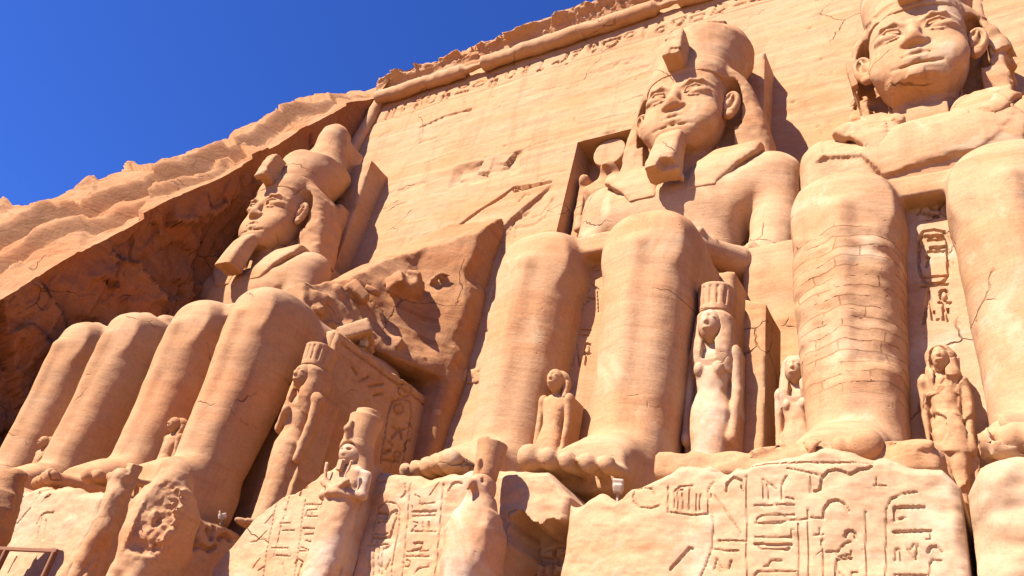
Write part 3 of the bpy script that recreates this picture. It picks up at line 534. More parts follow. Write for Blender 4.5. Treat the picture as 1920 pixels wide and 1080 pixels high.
fac = link('temple_facade', mesh_from('temple_facade', np.stack([X, Y, Z], -1).reshape(-1, 3), F[~hole].reshape(-1, 4)), M_fac)
tag(fac, 'smooth sloping sandstone rock face behind the colossi, with a roll moulding and carved band', 'temple front')

# the niche: side, top and back faces with real depth
def niche_part(name, x0, x1, z0, z1, dep):
    V = []; F = []
    n = 40
    def sheet(P, nu, nv, flip):
        b = len(V); V.extend(P); F.extend((grid_faces(nu, nv, flip)+b).tolist())
    zz = np.linspace(z0, z1, n); tt = np.linspace(0, 1, 12); xx = np.linspace(x0, x1, 16)
    sheet([(x0, FY(z)-.02+dep*t, z) for z in zz for t in tt], n, 12, True)
    sheet([(x1, FY(z)-.02+dep*t, z) for z in zz for t in tt], n, 12, False)
    sheet([(x, FY(z1)-.02+dep*t, z1) for x in xx for t in tt], 16, 12, True)
    sheet([(x, FY(z0)-.02+dep*t, z0) for x in xx for t in tt], 16, 12, True)
    sheet([(x, FY(z)+dep, z) for x in xx for z in zz], 16, n, False)
    return link(name, mesh_from(name, V, F, False), M_fac, fac)
niche_part('niche', NX0, NX1, NZ0, NZ1, 1.9)
nx_ = [float(fx[i]) for i in range(len(xm)) if dx0 < xm[i] < dx1]; nz_ = [float(fz[i+1]) for i in range(len(zm)) if zm[i] < dz1]
niche_part('doorway', nx_[0], float(fx[np.searchsorted(fx, nx_[-1])+1]), -8.0, nz_[-1], 9.0)
# torus moulding along the top and down the left edge, worn and broken in places
def tube(name, pts, rad, mat, parent, seed=0, gaps=(), res=.16, ns=18, wear=.07):
    P = np.array(pts, float); seg = np.linalg.norm(P[1:]-P[:-1], axis=1); S = np.concatenate([[0], np.cumsum(seg)])
    n = int(S[-1]/res); s = np.linspace(0, S[-1], n); C = np.stack([np.interp(s, S, P[:, i]) for i in range(3)], 1)
    T = np.gradient(C, axis=0); T /= np.linalg.norm(T, axis=1)[:, None]
    upv = np.array([0, 1., 0]); A = np.cross(T, upv); A /= np.linalg.norm(A, axis=1)[:, None]; B = np.cross(T, A)
    th = np.linspace(0, 2*np.pi, ns+1)[:-1]
    rr = np.full(n, rad)
    for g0, g1 in gaps:
        m = np.clip(np.minimum(s-g0, g1-s)/.15, 0, 1); rr = rr*(1-.62*m)
    V = C[:, None]+(A[:, None]*np.cos(th)[None, :, None]+B[:, None]*np.sin(th)[None, :, None])*rr[:, None, None]
    V = V*1.0; nn = fbm(V[..., 0]*.9+seed, V[..., 1]*.9, V[..., 2]*.9, 4)*wear
    V = V+(V-C[:, None])/np.maximum(rr, .01)[:, None, None]*nn[..., None]
    V = V.reshape(-1, 3); i = np.arange(n-1)[:, None]*ns; j = np.arange(ns)[None]
    F = np.stack([i+j, i+(j+1) % ns, i+ns+(j+1) % ns, i+ns+j], -1).reshape(-1, 4)
    return link(name, mesh_from(name, V, F), mat, parent)
TZ_, TX_ = 32.35, -27.35
tube('roll_moulding', [(TX_, 4.2, TZ_), (34, 4.2, TZ_)], .52, M_fac, fac, gaps=((7.9, 9.6), (22.4, 23.9)), wear=.09)
tube('side_moulding', [(TX_, 4.45, TZ_+.2), (-28.4, 3.75, 21), (-29.6, 2.6, 5), (-30.3, 1.9, -4.)], .45, M_fac, fac, seed=4)
# cavetto cornice: profile swept along x, worn rubble left end, carved to the right
cx_ = np.concatenate([np.arange(-28.2, 8, .09), np.arange(8, 34, .5)]); prof_t = np.linspace(0, 1, 44)
S, T = np.meshgrid(cx_, prof_t, indexing='ij')
pz = 32.6+2.3*T; py = 4.75-1.25*np.clip(T*1.1, 0, 1)**2.2
wear = np.clip((-6-S)/10, 0, 1)*.85+.15*np.clip((2-S)/8, 0, 1)
Dn = carve(S, pz, running(-21, 8, 33.0, 34.0, 12, .1)+[(2, _arc(x, 34.45, .3)) for x in np.arange(-13, 8, .95)], .07, .14)
ro = fbm(S*.6, T*3, 0*S, 5)*.35+cells(S*.8, T*3.1, 0*S, 3)*.5
py = py+Dn*(1-wear)+wear*np.clip(T-.4, 0, 1)*(1.0+ro*1.7)+fbm(S*2, T*4, 0*S, 3)*.03
rim = np.clip((T-.55)*2.2, 0, 1)*wear
pz = pz-rim*(.2+.35*np.abs(ro))
co = link('cornice', mesh_from('cornice', np.stack([S, py, pz], -1).reshape(-1, 3), grid_faces(len(cx_), len(prof_t))), M_fac, fac)

# ---------------------------------------------------------------- cliff: hill above the facade and the left reveal
# rows of control points (x, y, z) from the frame's lower left corner up to the facade's corner and on to the right
edge_ = [(-31.0, -30, -14), (-30.2, -15.2, -3.0), (-29.4, -11.5, 4.4), (-29.0, -9.5, 8.4), (-28.6, -7.7, 11.8), (-28.4, -6.2, 14.9), (-28.3, -3.9, 18.6), (-28.0, -1.1, 23.7), (-27.8, 1.9, 29.6), (-27.9, 4.2, 32.7), (-26.5, 4.2, 34.7), (-17, 4.3, 34.75), (-7, 4.1, 34.8), (4, 3.8, 34.9), (34, 3.8, 34.9)]
sil_ = [(-42.0, -34, -14), (-38.5, -14, 5.0), (-36.8, -11, 12.4), (-36, -9.3, 14.6), (-35.5, -7.9, 16.7), (-35, -6.3, 18.2), (-34.0, -4.8, 19.1), (-33.5, -1.7, 23.9), (-33, 2.1, 31.0), (-32.5, 4.4, 34.6), (-29, 6.3, 36.6), (-18, 6.2, 36.9), (-8, 6.4, 37.6), (4, 7, 38.6), (34, 8, 39)]
back_ = [(-70, -40, -14), (-60, -10, 9), (-58, 0, 17), (-57, 4, 20), (-56, 8, 23), (-56, 12, 25), (-55, 16, 27), (-54, 20, 31), (-50, 26, 37), (-46, 32, 41), (-40, 40, 43), (-20, 44, 44), (-8, 46, 45), (6, 48, 46), (40, 50, 46)]
E_, S_, B_ = [np.array(a, float) for a in (edge_, sil_, back_)]
u0 = np.concatenate([[0], np.cumsum(np.linalg.norm(E_[1:]-E_[:-1], axis=1))])
uu = np.concatenate([np.linspace(0, u0[1], 20)[:-1], np.arange(u0[1], u0[13], .13), np.linspace(u0[13], u0[14], 30)])
ip = lambda A: np.stack([np.interp(uu, u0, A[:, i]) for i in range(3)], 1)
e1, s1, b1 = ip(E_), ip(S_), ip(B_)
v = np.concatenate([np.linspace(0, 1, 120), 1+np.linspace(0, 1, 24)[1:]**1.6])
P = np.where((v <= 1)[None, :, None], e1[:, None]+(s1-e1)[:, None]*np.clip(v, 0, 1)[None, :, None], s1[:, None]+(b1-s1)[:, None]*np.clip(v-1, 0, 1)[None, :, None])
x, y, z = P[..., 0], P[..., 1], P[..., 2]
amp = np.clip(.3+v*4, .3, 1)[None]*np.clip((u0[10]-uu)/3+.45, .45, 1)[:, None]
nn = fbm(x*.13, y*.13, z*.2, 6, .45)*.8+cells(x*.16+.08*z, y*.14+.06*z, z*.16, 8)*.85+cells(x*.42, y*.5+.1*x, z*.5, 18)*.26+cells(x*1.2, y*1.3, z*1.3, 28)*.10
um = uu[:, None]/u0[9]; vv = v[None]
for vc0, du, a_, sd_ in ((.52, -.62, 1.3, 2.), (.30, -.25, .8, 7.)):
    vc = vc0+du*(um-.42)+.07*fbm(um*9+sd_, um*0, um*0, 4)
    on = np.clip((um-.02)*20, 0, 1)*np.clip((.97-um)*12, 0, 1)*np.clip((vc-.12)*8, 0, 1)*np.clip(vv*10-.4, 0, 1)
    nn = nn+a_*on*np.clip((vv-vc)/.03, 0, 1)*np.exp(-np.maximum(vv-vc, 0)*2.2)-a_*.45*on*np.clip(1-np.abs(vv-vc)/.05, 0, 1)
dn = nn*amp
P = P+np.stack([-.35*dn, -.55*dn, .6*dn], -1)
ov = uu > u0[10]      # above the cornice: start flush
o = link('cliff', mesh_from('cliff', P.reshape(-1, 3), grid_faces(len(uu), len(v), True)), M_cliff); tag(o, kind='structure')
eline = P[:, 0]       # displaced edge line shared with the reveal
# reveal wall: from the edge line back down to the foot of the facade's left corner
k_ = uu <= u0[9]+.01
el = eline[k_]; n_ = len(el)
W = np.linspace(0, 1, 150)
foot = np.stack([-30.4+0*el[:, 2]+(np.clip(el[:, 2], -14, 33)+4)*.04, el[:, 1], np.full(n_, -14.)], 1)
Pr = el[:, None]+(foot-el)[:, None]*W[None, :, None]
x, y, z = Pr[..., 0], Pr[..., 1], Pr[..., 2]
# the wall leans outward towards its foot and is broken into hollows and ledges
nn = fbm(x*.14+7, y*.16, z*.16, 6)*.75+cells(x*.2, y*.3+.1*z, z*.26+.12*y, 21)*.9+cells(x*.5, y*.85, z*.8, 22)*.4+cells(x, y*2.1, z*1.9, 23)*.13
am = np.clip(W*14, 0, 1)[None]*np.clip((4.3-y)/1.2, .15, 1)
Pr[..., 0] += nn*am*(.85-.4*np.clip((z-17)/6, 0, 1))-.35*am-np.clip(z*0+(W*3)[None], 0, 1)*.3
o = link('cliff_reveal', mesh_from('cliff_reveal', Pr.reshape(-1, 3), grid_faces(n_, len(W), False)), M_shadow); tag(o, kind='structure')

# ================================================================ THE COLOSSI
BY, BZ = -4.0, -4.15
def part(sdf, name, mat, root, rough=None):
    return link(name, sdf.mesh(name), mat, root, (0, -BY, -BZ))

def blocks(s, n, lo, hi, r0, r1, seed, along=None, surf=None, mode='u', flat=1.):
    '''angular broken stone: rotated boxes sunk into a surface'''
    q_ = random.Random(seed)
    for _ in range(n):
        if along: t = q_.random(); c = [along[0][k]+(along[1][k]-along[0][k])*t+q_.uniform(-.25, .25) for k in range(3)]
        else: c = [q_.uniform(lo[k], hi[k]) for k in range(3)]
        if surf: c[2] = surf(c[0], c[1])
        r = q_.uniform(r0, r1); A = np.array(rotm('z', q_.uniform(0, 3.1))) @ np.array(rotm('x', q_.uniform(-.6, .6))) @ np.array(rotm('y', q_.uniform(-.6, .6)))
        s.box(c, (r, r*q_.uniform(.5, 1), r*q_.uniform(.35, .7)*flat), .0, .015, mode, A.tolist())

def courses(s, lo, hi, amp):
    '''thin uneven stone courses where the shin was rebuilt'''
    idx = np.nonzero(np.abs(s.f) < amp*2+3*s.h); x = s.ax[0][idx[0]]; y = s.ax[1][idx[1]]; z = s.ax[2][idx[2]]
    m = (x > lo[0]) & (x < hi[0]) & (y > lo[1]) & (y < hi[1]) & (z > lo[2]) & (z < hi[2])
    zz = (z-.12*x+.12*vnoise(x*.5, y*.3, z*.4))/.40; row = np.floor(zz).astype(np.int64); fr = zz-row
    uu_ = x*.85+row*.37+.3*vnoise(x, y, z*2); col = np.floor(uu_).astype(np.int64); fc = uu_-col
    h_ = ((row*7919+col*104729) % 997)/997.
    jt = np.maximum(np.clip(1-np.minimum(fr, 1-fr)/.16, 0, 1), np.clip(1-np.minimum(fc, 1-fc)/.06, 0, 1)*.7)
    d_ = (h_-.5)*amp*1.1+jt*amp*.55+.03*fbm(x*2, y*2, z*4, 3)
    w_ = np.clip((z-lo[2])/.8, 0, 1)*np.clip((hi[2]-z)/.4, 0, 1)
    s.f[idx] += np.where(m, d_*w_, 0)

def legs_sdf(seed, upper, arms, h=.1, foot=True):
    s = SDF((-5.2, -11.9, -4.35), (5.2, 3.2, 14.6), h)
    for sg in (-1, 1):
        s.loft([(-4.2, sg*1.9, -7.3, 1.12, 1.35), (-2.6, sg*1.9, -7.1, 1.1, 1.25), (-1.3, sg*1.92, -6.95, 1.15, 1.35), (.8, sg*1.95, -6.8, 1.30, 1.5), (2.6, sg*1.95, -6.8, 1.38, 1.58), (4.2, sg*1.92, -6.75, 1.40, 1.6), (5.0, sg*1.92, -6.65, 1.37, 1.55), (5.42, sg*1.9, -6.5, 1.22, 1.4), (5.62, sg*1.9, -6.35, .95, 1.15)], 2, 2.7, .1)
        s.cap((sg*1.9, -8.34, 3.9), (sg*1.9, -8.16, -1.8), .20, .13, .45)                      # shin ridge
        s.path([(sg*2.9, -7.75, 4.3), (sg*2.98, -7.5, 2.5), (sg*2.75, -7.35, -1.0)], [.13, .14, .07], .05)   # muscle line
        s.loft([(-7.9, sg*1.9, 4.1, 1.25, 1.2), (-5.5, sg*1.92, 4.15, 1.45, 1.4), (-2, sg*1.9, 4.3, 1.6, 1.5), (.3, sg*1.7, 4.6, 1.7, 1.6)], 1, 2.4, .4)
        s.loft([(-9.6, sg*1.95, -3.5, .95, .62), (-8.8, sg*1.93, -3.2, .96, .92), (-7.2, sg*1.9, -2.9, 1.0, 1.2), (-5.9, sg*1.9, -3.2, .85, .95)], 1, 2.6, .35)
        for i in range(5):
            tx = sg*1.95+(-sg)*(.82-.43*i); tr = (.27, .2, .19, .18, .17)[i]; ty = -10.8+i*.12+(-.06 if i == 1 else 0)
            s.cap((tx, -9.3, -3.6), (tx, ty, -3.82), tr*.95, tr, .03)
            s.ell((tx, ty-.02, -3.74), (tr*1.08, tr*1.1, tr*1.05), .05)
    s.box((0, -3.5, 5.12), (1.05, 3.8, .38), .1, .14)                                         # kilt between the knees
    s.box((0, -5.8, .3), (1.1, .80, 4.7), .05, .12)                                           # slab between the shins
    if upper:
        s.loft([(4.6, 0, -.4, 3.1, 2.1), (6, 0, -.3, 2.6, 1.95), (7.5, 0, -.2, 2.3, 1.75), (9, 0, -.15, 2.55, 1.65), (10.6, 0, -.2, 2.95, 1.62), (11.8, 0, -.25, 3.3, 1.55), (12.4, 0, -.3, 3.8, 1.3), (12.8, 0, -.3, 3.9, 1.0), (13.1, 0, -.2, 3.4, .7)], 2, 2.7, .5)
        for sg in (-1, 1):
            s.ell((sg*1.5, -1.4, 11.3), (1.6, .48, .9), .7)                                   # chest
            s.ell((sg*3.55, -.25, 12.3), (1.1, 1.1, 1.35), .8)                               # shoulder
            s.path([(sg*3.75, -.3, 12.0), (sg*3.85, -.7, 9.6), (sg*3.7, -1.4, 7.0)], [1.0, .86, .82], .3)
            if arms[(sg+1)//2]:
                s.path([(sg*3.65, -1.5, 6.9), (sg*2.9, -4.0, 6.1), (sg*2.2, -6.2, 5.75)], [.8, .62, .48], .25)
                s.box((sg*1.95, -6.6, 5.55), (.6, .8, .16), .12, .25)
        s.box((0, 1.8, 9), (3.4, 1.3, 5), .1, .3)
        s.ell((0, -1.85, 8.2), (.14, .35, .14), .05, 's')                                     # navel
    return s

def head_parts(root, mat, crown, beard, seed, damage=0):
    h = .05
    # face and neck
    s = SDF((-2.3, -3.4, 11.7), (2.3, .9, 19.0), h)
    s.loft([(13.95, 0, -1.7, .80, .70), (14.25, 0, -1.55, 1.18, 1.02), (14.8, 0, -1.4, 1.52, 1.22), (15.6, 0, -1.25, 1.76, 1.36), (16.5, 0, -1.15, 1.84, 1.42), (17.4, 0, -1.05, 1.82, 1.44), (18.4, 0, -.9, 1.72, 1.5)], 2, 2.7, .2)
    s.loft([(11.9, 0, -.75, 1.2, 1.0), (13.6, 0, -.75, 1.15, 1.0), (15.2, 0, -.8, 1.25, 1.1)], 2, 2.3, .1)
    s.ell((0, -2.25, 14.45), (.62, .40, .38), .3)                                             # chin
    s.ell((0, -2.35, 15.05), (1.0, .34, .55), .35)                                            # mouth mound
    for sg in (-1, 1):
        s.ell((sg*.98, -2.0, 15.35), (.7, .42, .6), .5)                                       # cheek
        s.ell((sg*.92, -2.80, 16.62), (.70, .34, .36), .18, 's', rotm('y', -sg*.05))          # eye socket
        s.ell((sg*.93, -2.18, 16.58), (.62, .40, .27), .04, 'u', rotm('y', -sg*.05))          # eyeball
        s.path([(sg*.36, -2.48, 16.50), (sg*.55, -2.62, 16.76), (sg*.95, -2.58, 16.86), (sg*1.35, -2.36, 16.76), (sg*1.62, -2.0, 16.66)], [.04, .06, .065, .055, .03], .03)   # upper lid
        s.path([(sg*.36, -2.48, 16.49), (sg*.65, -2.56, 16.36), (sg*1.0, -2.50, 16.33), (sg*1.4, -2.26, 16.50)], [.035, .045, .045, .035], .03)   # lower lid
        s.path([(sg*.30, -2.52, 16.98), (sg*.7, -2.56, 17.16), (sg*1.15, -2.44, 17.16), (sg*1.62, -1.95, 17.0)], [.05, .065, .06, .04], .16)      # brow
        s.ell((sg*.20, -2.86, 15.64), (.10, .12, .05), .03, 's')                              # nostril
        s.ell((sg*.33, -2.62, 15.80), (.24, .24, .18), .08)                                   # nose wing
    s.path([(0, -2.42, 17.0), (0, -2.62, 16.45), (0, -2.80, 15.98)], [.17, .21, .27], .18)
    s.ell((0, -2.78, 15.84), (.34, .22, .20), .08)
    # mouth: two full lips
    s.path([(-.68, -2.46, 15.19), (-.36, -2.64, 15.26), (-.10, -2.72, 15.29), (0, -2.71, 15.25), (.10, -2.72, 15.29), (.36, -2.64, 15.26), (.68, -2.46, 15.19)], [.04, .10, .12, .11, .12, .10, .04], .04)
    s.path([(-.62, -2.44, 15.08), (-.32, -2.64, 14.97), (0, -2.70, 14.93), (.32, -2.64, 14.97), (.62, -2.44, 15.08)], [.04, .12, .14, .12, .04], .04)
    s.path([(-.72, -2.50, 15.14), (-.4, -2.76, 15.12), (0, -2.84, 15.11), (.4, -2.76, 15.12), (.72, -2.50, 15.14)], [.03, .035, .035, .035, .03], .02, 's')
    s.ell((0, -2.58, 14.72), (.6, .10, .06), .12, 's')
    if damage:
        s.box((.1, -2.7, 13.85), (1.3, 1.0, .40), .05, .05, 's', rotm('x', -.3)); s.box((.1, -1.25, 12.6), (.72, .62, .8), .05, .03)
        s.rough(.07, 1.6, (-1.5, -3.2, 13.4), (1.5, -1, 14.5), seed=3, ridged=True)
    s.rough(.014, 2.2, seed=seed)
    head = part(s, 'head', mat, root)
    for sg in (-1, 1):     # ears: rim, hollow, lobe
        s = SDF((sg*2.1-.75, -2.0, 15.4), (sg*2.1+.75, -.2, 17.6), .045)
        ex, ey, ez = sg*2.12, -1.15, 16.5
        s.ell((ex, ey, ez), (.42, .26, .70), .04, 'u', rotm('y', sg*.12))
        s.ell((ex+sg*.02, ey-.30, ez+.10), (.29, .32, .50), .02, 's', rotm('y', sg*.12))
        s.path([(ex-sg*.2, ey-.10, ez-.2), (ex-sg*.03, ey-.14, ez+.1), (ex+sg*.08, ey-.12, ez+.42)], [.06, .075, .05], .03)
        s.ell((ex-sg*.22, ey-.12, ez-.16), (.10, .14, .17), .04)
        s.ell((ex-sg*.12, ey-.06, ez-.62), (.24, .18, .2), .06)
        s.cap((ex-sg*.45, ey+.25, ez), (ex-sg*.15, ey+.1, ez), .35, .3, .08)
        part(s, 'ear', mat, root)
    # headcloth: dome band, wings behind the ears, lappets on the chest
    s = SDF((-3.8, -2.9, 11.0), (3.8, 2.8, 19.2), .065)
    s.loft([(17.75, 0, -.72, 1.90, 1.84), (18.3, 0, -.65, 1.95, 1.90), (18.9, 0, -.5, 1.95, 1.92)], 2, 2.6, .04)
    s.loft([(13.7, 0, .55, 3.6, 1.25), (14.6, 0, .55, 3.5, 1.25), (15.6, 0, .45, 3.35, 1.35), (16.8, 0, .35, 3.08, 1.45), (17.8, 0, .2, 2.8, 1.5), (18.3, 0, .05, 2.5, 1.6), (18.9, 0, -.1, 1.9, 1.6)], 2, 4.5, .06)
    for sg in (-1, 1):
        s.ell((sg*2.02, -1.3, 16.95), (.46, 1.25, 1.05), .03, 's')                              # arched hollow round the ear
        s.box((sg*1.72, -1.3, 15.2), (.36, 1.2, 1.0), .05, .03, 's'); s.box((sg*1.98, -1.3, 16.2), (.44, 1.15, .7), .1, .03, 's')
        s.loft([(11.3, sg*1.25, -1.9, .6, .2), (12.2, sg*1.6, -1.75, .9, .3), (13.0, sg*2.1, -1.35, 1.25, .45), (13.7, sg*2.4, -.9, 1.1, .6)], 2, 5, .06)
    s.ell((0, -1.35, 15.6), (1.75, 1.5, 2.0), .04, 's')
    s.box((0, 2.0, 16), (2.2, .8, 3.), .1, .1)
    if damage:
        s.box((-3.3, -.7, 15.6), (.7, 1.7, 2.4), .1, .08, 's', rotm('y', -.15)); s.box((3.6, -.7, 14.6), (.6, 1.7, 1.4), .1, .08, 's')
        s.rough(.09, .9, seed=seed+5, ridged=True)
    s.rough(.03, 1.6, seed=seed)
    part(s, 'headcloth', mat, root)
    # crown
    top = 26.2
    s = SDF((-3.2, -3.3, 17.7), (3.2, 3.3, 27.0), .085)
    if crown == 'tall':
        s.loft([(18.2, 0, -.62, 1.92, 1.90), (19.2, 0, -.35, 2.0, 2.0), (20.3, 0, 0, 2.14, 2.12), (21.3, 0, .3, 2.28, 2.2)], 2, 2.1, .1)
        s.loft([(21.1, 0, .5, 2.0, 1.8), (22.2, 0, .7, 1.5, 1.4), (23.2, 0, .8, 1.22, 1.2), (24.4, 0, .7, 1.1, 1.08), (25.0, 0, .7, .95, .95), (25.5, 0, .7, .5, .5)], 2, 2.1, .35)
        s.box((.2, 1.9, 22.5), (.75, .8, 2.0), .2, .3)
    else:
        s.loft([(18.2, 0, -.62, 1.92, 1.90), (19.2, 0, -.35, 2.0, 2.0), (20.3, 0, 0, 2.22, 2.15), (21.4, .08, .25, 2.38, 2.25), (22.1, .15, .45, 2.12, 2.0), (22.7, .25, .6, 1.5, 1.4), (23.0, .3, .7, .8, .8)], 2, 2.1, .2)
        s.rough(.07, .8, (-3.2, -3.3, 20.9), (3.2, 3.3, 24), seed=seed+2, ridged=True)
    s.rough(.05, .9, seed=seed)
    part(s, 'crown', mat, root)
    # uraeus: broken cobra block over the brow
    s = SDF((-.8, -4.4, 17.2), (.9, -1.5, 20.4), .06)
    s.box((0, -2.85, 18.95), (.42, .5, .95), .12, .1, 'u', rotm('x', -.12))
    s.cap((0, -2.2, 18.3), (.55, -2.2, 18.7), .2, .2, .1); s.box((0, -2.3, 18.6), (.25, .5, .6), .1, .1)
    s.rough(.08, 1.7, seed=seed+1, ridged=True)
    part(s, 'uraeus', mat, root)
    if beard:
        s = SDF((-1.2, -4.1, 11.0), (1.2, -1.2, 15.3), .06)
        s.loft([(11.65, 0, -2.85, .66, .62), (12.6, 0, -2.72, .62, .56), (13.6, 0, -2.5, .57, .5), (14.1, 0, -2.3, .54, .42), (14.4, 0, -2.12, .46, .34)], 2, 4.5, .05)
        if beard == 2:
            s.box((.45, -3.5, 11.6), (.55, .5, .35), .05, .05, 's', rotm('y', .3)); s.rough(.1, 1.8, (-1, -4, 11.1), (1.2, -1.5, 12.3), seed=2, ridged=True)
        s.rough(.02, 1.5, seed=seed)
        part(s, 'beard', mat, root)

def colossus(x0, label, seed, upper=True, arms=(1, 1), crown='broken', beard=1, damage=0, mat=None, hands=True):
    mat = mat or M_stat
    root = empty('seated_colossus', (x0, BY, BZ)); tag(root, label, 'statue', 'four seated colossi of the temple front')
    s = legs_sdf(seed, upper, arms, .08 if damage == 4 else .1)
    if not upper:      # broken off above the lap
        blocks(s, 16, (-3, -3.6, 5.2), (3.2, .5, 5.7), .3, .9, 77)
    if arms == 'x': pass
    s.rough(.045, .33, seed=seed, oct=3); s.rough(.016, 1.6, seed=seed+9, oct=3); s.bands(.009)
    if damage == 3:    # broken right forearm and scarred lap
        s.path([(3.7, -1.4, 6.8), (3.3, -3.4, 6.3), (2.3, -5.6, 5.8)], [.8, .6, .4], .1)
        blocks(s, 34, (1.2, -6.0, 5.6), (4.3, -1.6, 6.9), .18, .5, 5, along=((1.6, -6.2, 5.7), (4.2, -1.8, 6.9)))
    if damage == 4:
        courses(s, (-3.7, -9, -1.6), (-.3, -5.6, 3.7), .03); s.rough(.32, 1.1, (.3, -11.9, -4.3), (3.9, -8.6, -2.4), seed=15, ridged=True)
        s.rough(.13, .35, (-4, -4, 8.5), (4, 1.5, 13.9), seed=6, ridged=True)
    part(s, 'body', mat, root)
    if upper:
        head_parts(root, mat, crown, beard, seed, damage == 4)
        o = relief_block('back_pillar', '-y', -2.45, 2.45, 12.8, [(-2.5, 23.2), (2.5, 23.2)], 2.15, 2.2, mat, h=.12, amp=.03, edge=.1, seed=seed, parent=root); o.location = (0, -BY, -BZ)
    for o_ in root.children:      # heads bow slightly towards the visitor
        if o_.name.split('.')[0] in ('head', 'ear'):
            T_ = Matrix.Translation((0, -1.1-BY, 16.9-BZ))
            o_.matrix_local = T_ @ Matrix.Rotation(R(4.5 if damage != 4 else 3), 4, 'X') @ Matrix.Diagonal((.96 if damage != 4 else 1, 1, 1, 1)) @ T_.inverted() @ Matrix.Translation((0, -BY, -BZ))
    if damage == 4:
        for o_ in root.children:
            if o_.name.split('.')[0] in ('head', 'ear', 'headcloth', 'crown'): o_.scale[0] = .94; o_.location[0] -= .06
    # throne with the inscribed slab between the shins
    o = relief_block('throne', '-y', -3.75, 3.75, -4.15, [(-3.75, 4.95), (3.75, 4.95)], -4.95, 7.6, mat, h=.12, amp=.05, edge=.12, seed=seed, parent=root); o.location = (0, -BY, -BZ)
    return root
c1 = colossus(-25.7, 'complete seated colossus with tall domed crown, farthest left beside the dark cliff wall', 1, crown='tall')
c2 = colossus(-17.04, 'seated colossus broken off above the lap, only legs and rough stump left', 2, upper=False, arms=(0, 0))
c3 = colossus(0, 'seated colossus with flat-topped eroded crown and beard, right of the falcon god niche', 3, arms=(1, 0), beard=2, damage=3, mat=M_patch)
c4 = colossus(9.48, 'seated colossus with broken beard and damaged headcloth, nearest at the right edge', 4, arms=(1, 1), beard=0, damage=4, mat=M_rebuilt)
# inscribed slabs between the shins of the two right-hand colossi, and the carved throne side of the broken one
def slab(root, x0, key, mat, a0, a1, z0, z1, front=-6.68):
    o = relief_block('inscribed_slab', '-y', a0, a1, z0, [(a0, z1), (a1, z1)], front, .5, mat, [(w_, [(p_[0]+.16, p_[1]-.1) for p_ in pl_]) for w_, pl_ in STROKES[key]], h=.026, amp=.008, edge=.03, w=.034, dp=.10, topamp=.0)
    o.parent = root; o.location = (-x0, -BY, -BZ); return o
slab(c3, 0, 'column_C', M_stat, -.85, .85, -3.9, 5.0)
slab(c4, 9.48, 'column_R', M_white, 8.63, 10.33, -3.9, 5.0)
o = relief_block('inscribed_throne_side', '+x', -4.85, 2.6, -4.1, [(-4.85, 4.85), (2.6, 5.0)], -13.15, .35, M_stat, STROKES['throne_side']+[(1, [(-4.5, 4.5), (2.4, 4.6)])], h=.05, amp=.05, edge=.1, w=.05, dp=.1)
o.parent = c2; o.location = (17.04, -BY, -BZ)

# ---------------------------------------------------------------- rock mass of the broken colossus and the wall by the doorway
s = SDF((-22.5, -6.5, -4.3), (-11.2, 5.4, 21.0), .11)
def slope(x, y, z):
    top = np.interp(y.ravel(), [-6.2, -4.2, -3, -1, 1.2, 3, 5.5], [6.6, 7.6, 8.8, 11.8, 14.0, 16.6, 19.2]).reshape(y.shape)
    top = top-.42*np.clip(-16-x, 0, 8)-.05*(x+13)
    xr = -12.45-np.clip(1.6-y, 0, 6)*.55-np.clip(z-6.2, 0, 6)*.3*np.clip(1.6-y, 0, 1)
    d = np.maximum((z-top)*.62, (x-xr)*.85)
    return np.maximum(np.maximum(np.maximum(d, 6.05-z), -22-x), -5.0-y).astype(np.float32)
s.op(slope, (-22.2, -6.2, 4.4), (-12.3, 5.3, 20.6), .1)
s.box((-21.4, -3.5, 12), (2.4, 4, 9), .2, .4, 's')
s.box((-14.6, 3.4, 3.5), (2.2, 1.5, 8.2), .2, .4)
def crag(s, amp, fr, seed, lo=None):
    idx = np.nonzero(np.abs(s.f) < amp*2.2+3*s.h)
    x = s.ax[0][idx[0]]; y = s.ax[1][idx[1]]; z = s.ax[2][idx[2]]
    n_ = 0; a_ = 1; f_ = fr
    for o_ in range(5):
        n_ = n_+a_*(1-2.2*np.abs(vnoise(x*f_+seed, y*f_*1.1+o_*3, z*f_*1.3))); a_ *= .52; f_ *= 2.07
    st_ = np.abs(((z*.5+.2*y+.8*vnoise(x*.3, y*.3, z*.2)) % 1)-.5)*2
    s.f[idx] += amp*(.9-n_*.8)+amp*.35*np.clip((.25-st_)*4, 0, 1)
s.rough(.3, .14, seed=31, oct=4)
tp = lambda x, y: float(np.interp(y, [-6.2, -4.2, -3, -1, 1.2, 3, 5.5], [6.6, 7.6, 8.8, 11.8, 14.0, 16.6, 19.2]))-.42*max(0, -16-x)-.05*(x+13)
blocks(s, 46, (0, 0, 0), (0, 0, 0), .18, .45, 42, along=((-15.8, -4.6, 6.3), (-13.3, 1.4, 6.6)))
blocks(s, 12, (0, 0, 0), (0, 0, 0), .25, .6, 43, along=((-16.1, -4.2, 6.9), (-13.3, 1.6, 12.0)))
blocks(s, 9, (0, 0, 0), (0, 0, 0), .2, .45, 44, along=((-13.1, 1.5, 12.8), (-13.0, 3.4, 16.0)))
s.rough(.2, .5, (-17.5, -6, 5.9), (-11.5, 2.5, 13.5), seed=36, oct=5); s.rough(.06, 1.4, seed=35)
o = link('broken_rock', s.mesh('broken_rock'), M_cliff); tag(o, 'rough diagonal rock stump of a lost torso, sloping up behind the broken colossus', 'rock')
s = SDF((3.2, -5.2, -4.3), (6.4, 3.6, 10.4), .12)
s.box((4.85, -.2, 1.4), (1.35, 3.4, 5.4), .15, .1); s.rough(.12, .5, seed=12); s.rough(.05, 1.5, seed=13, ridged=True)
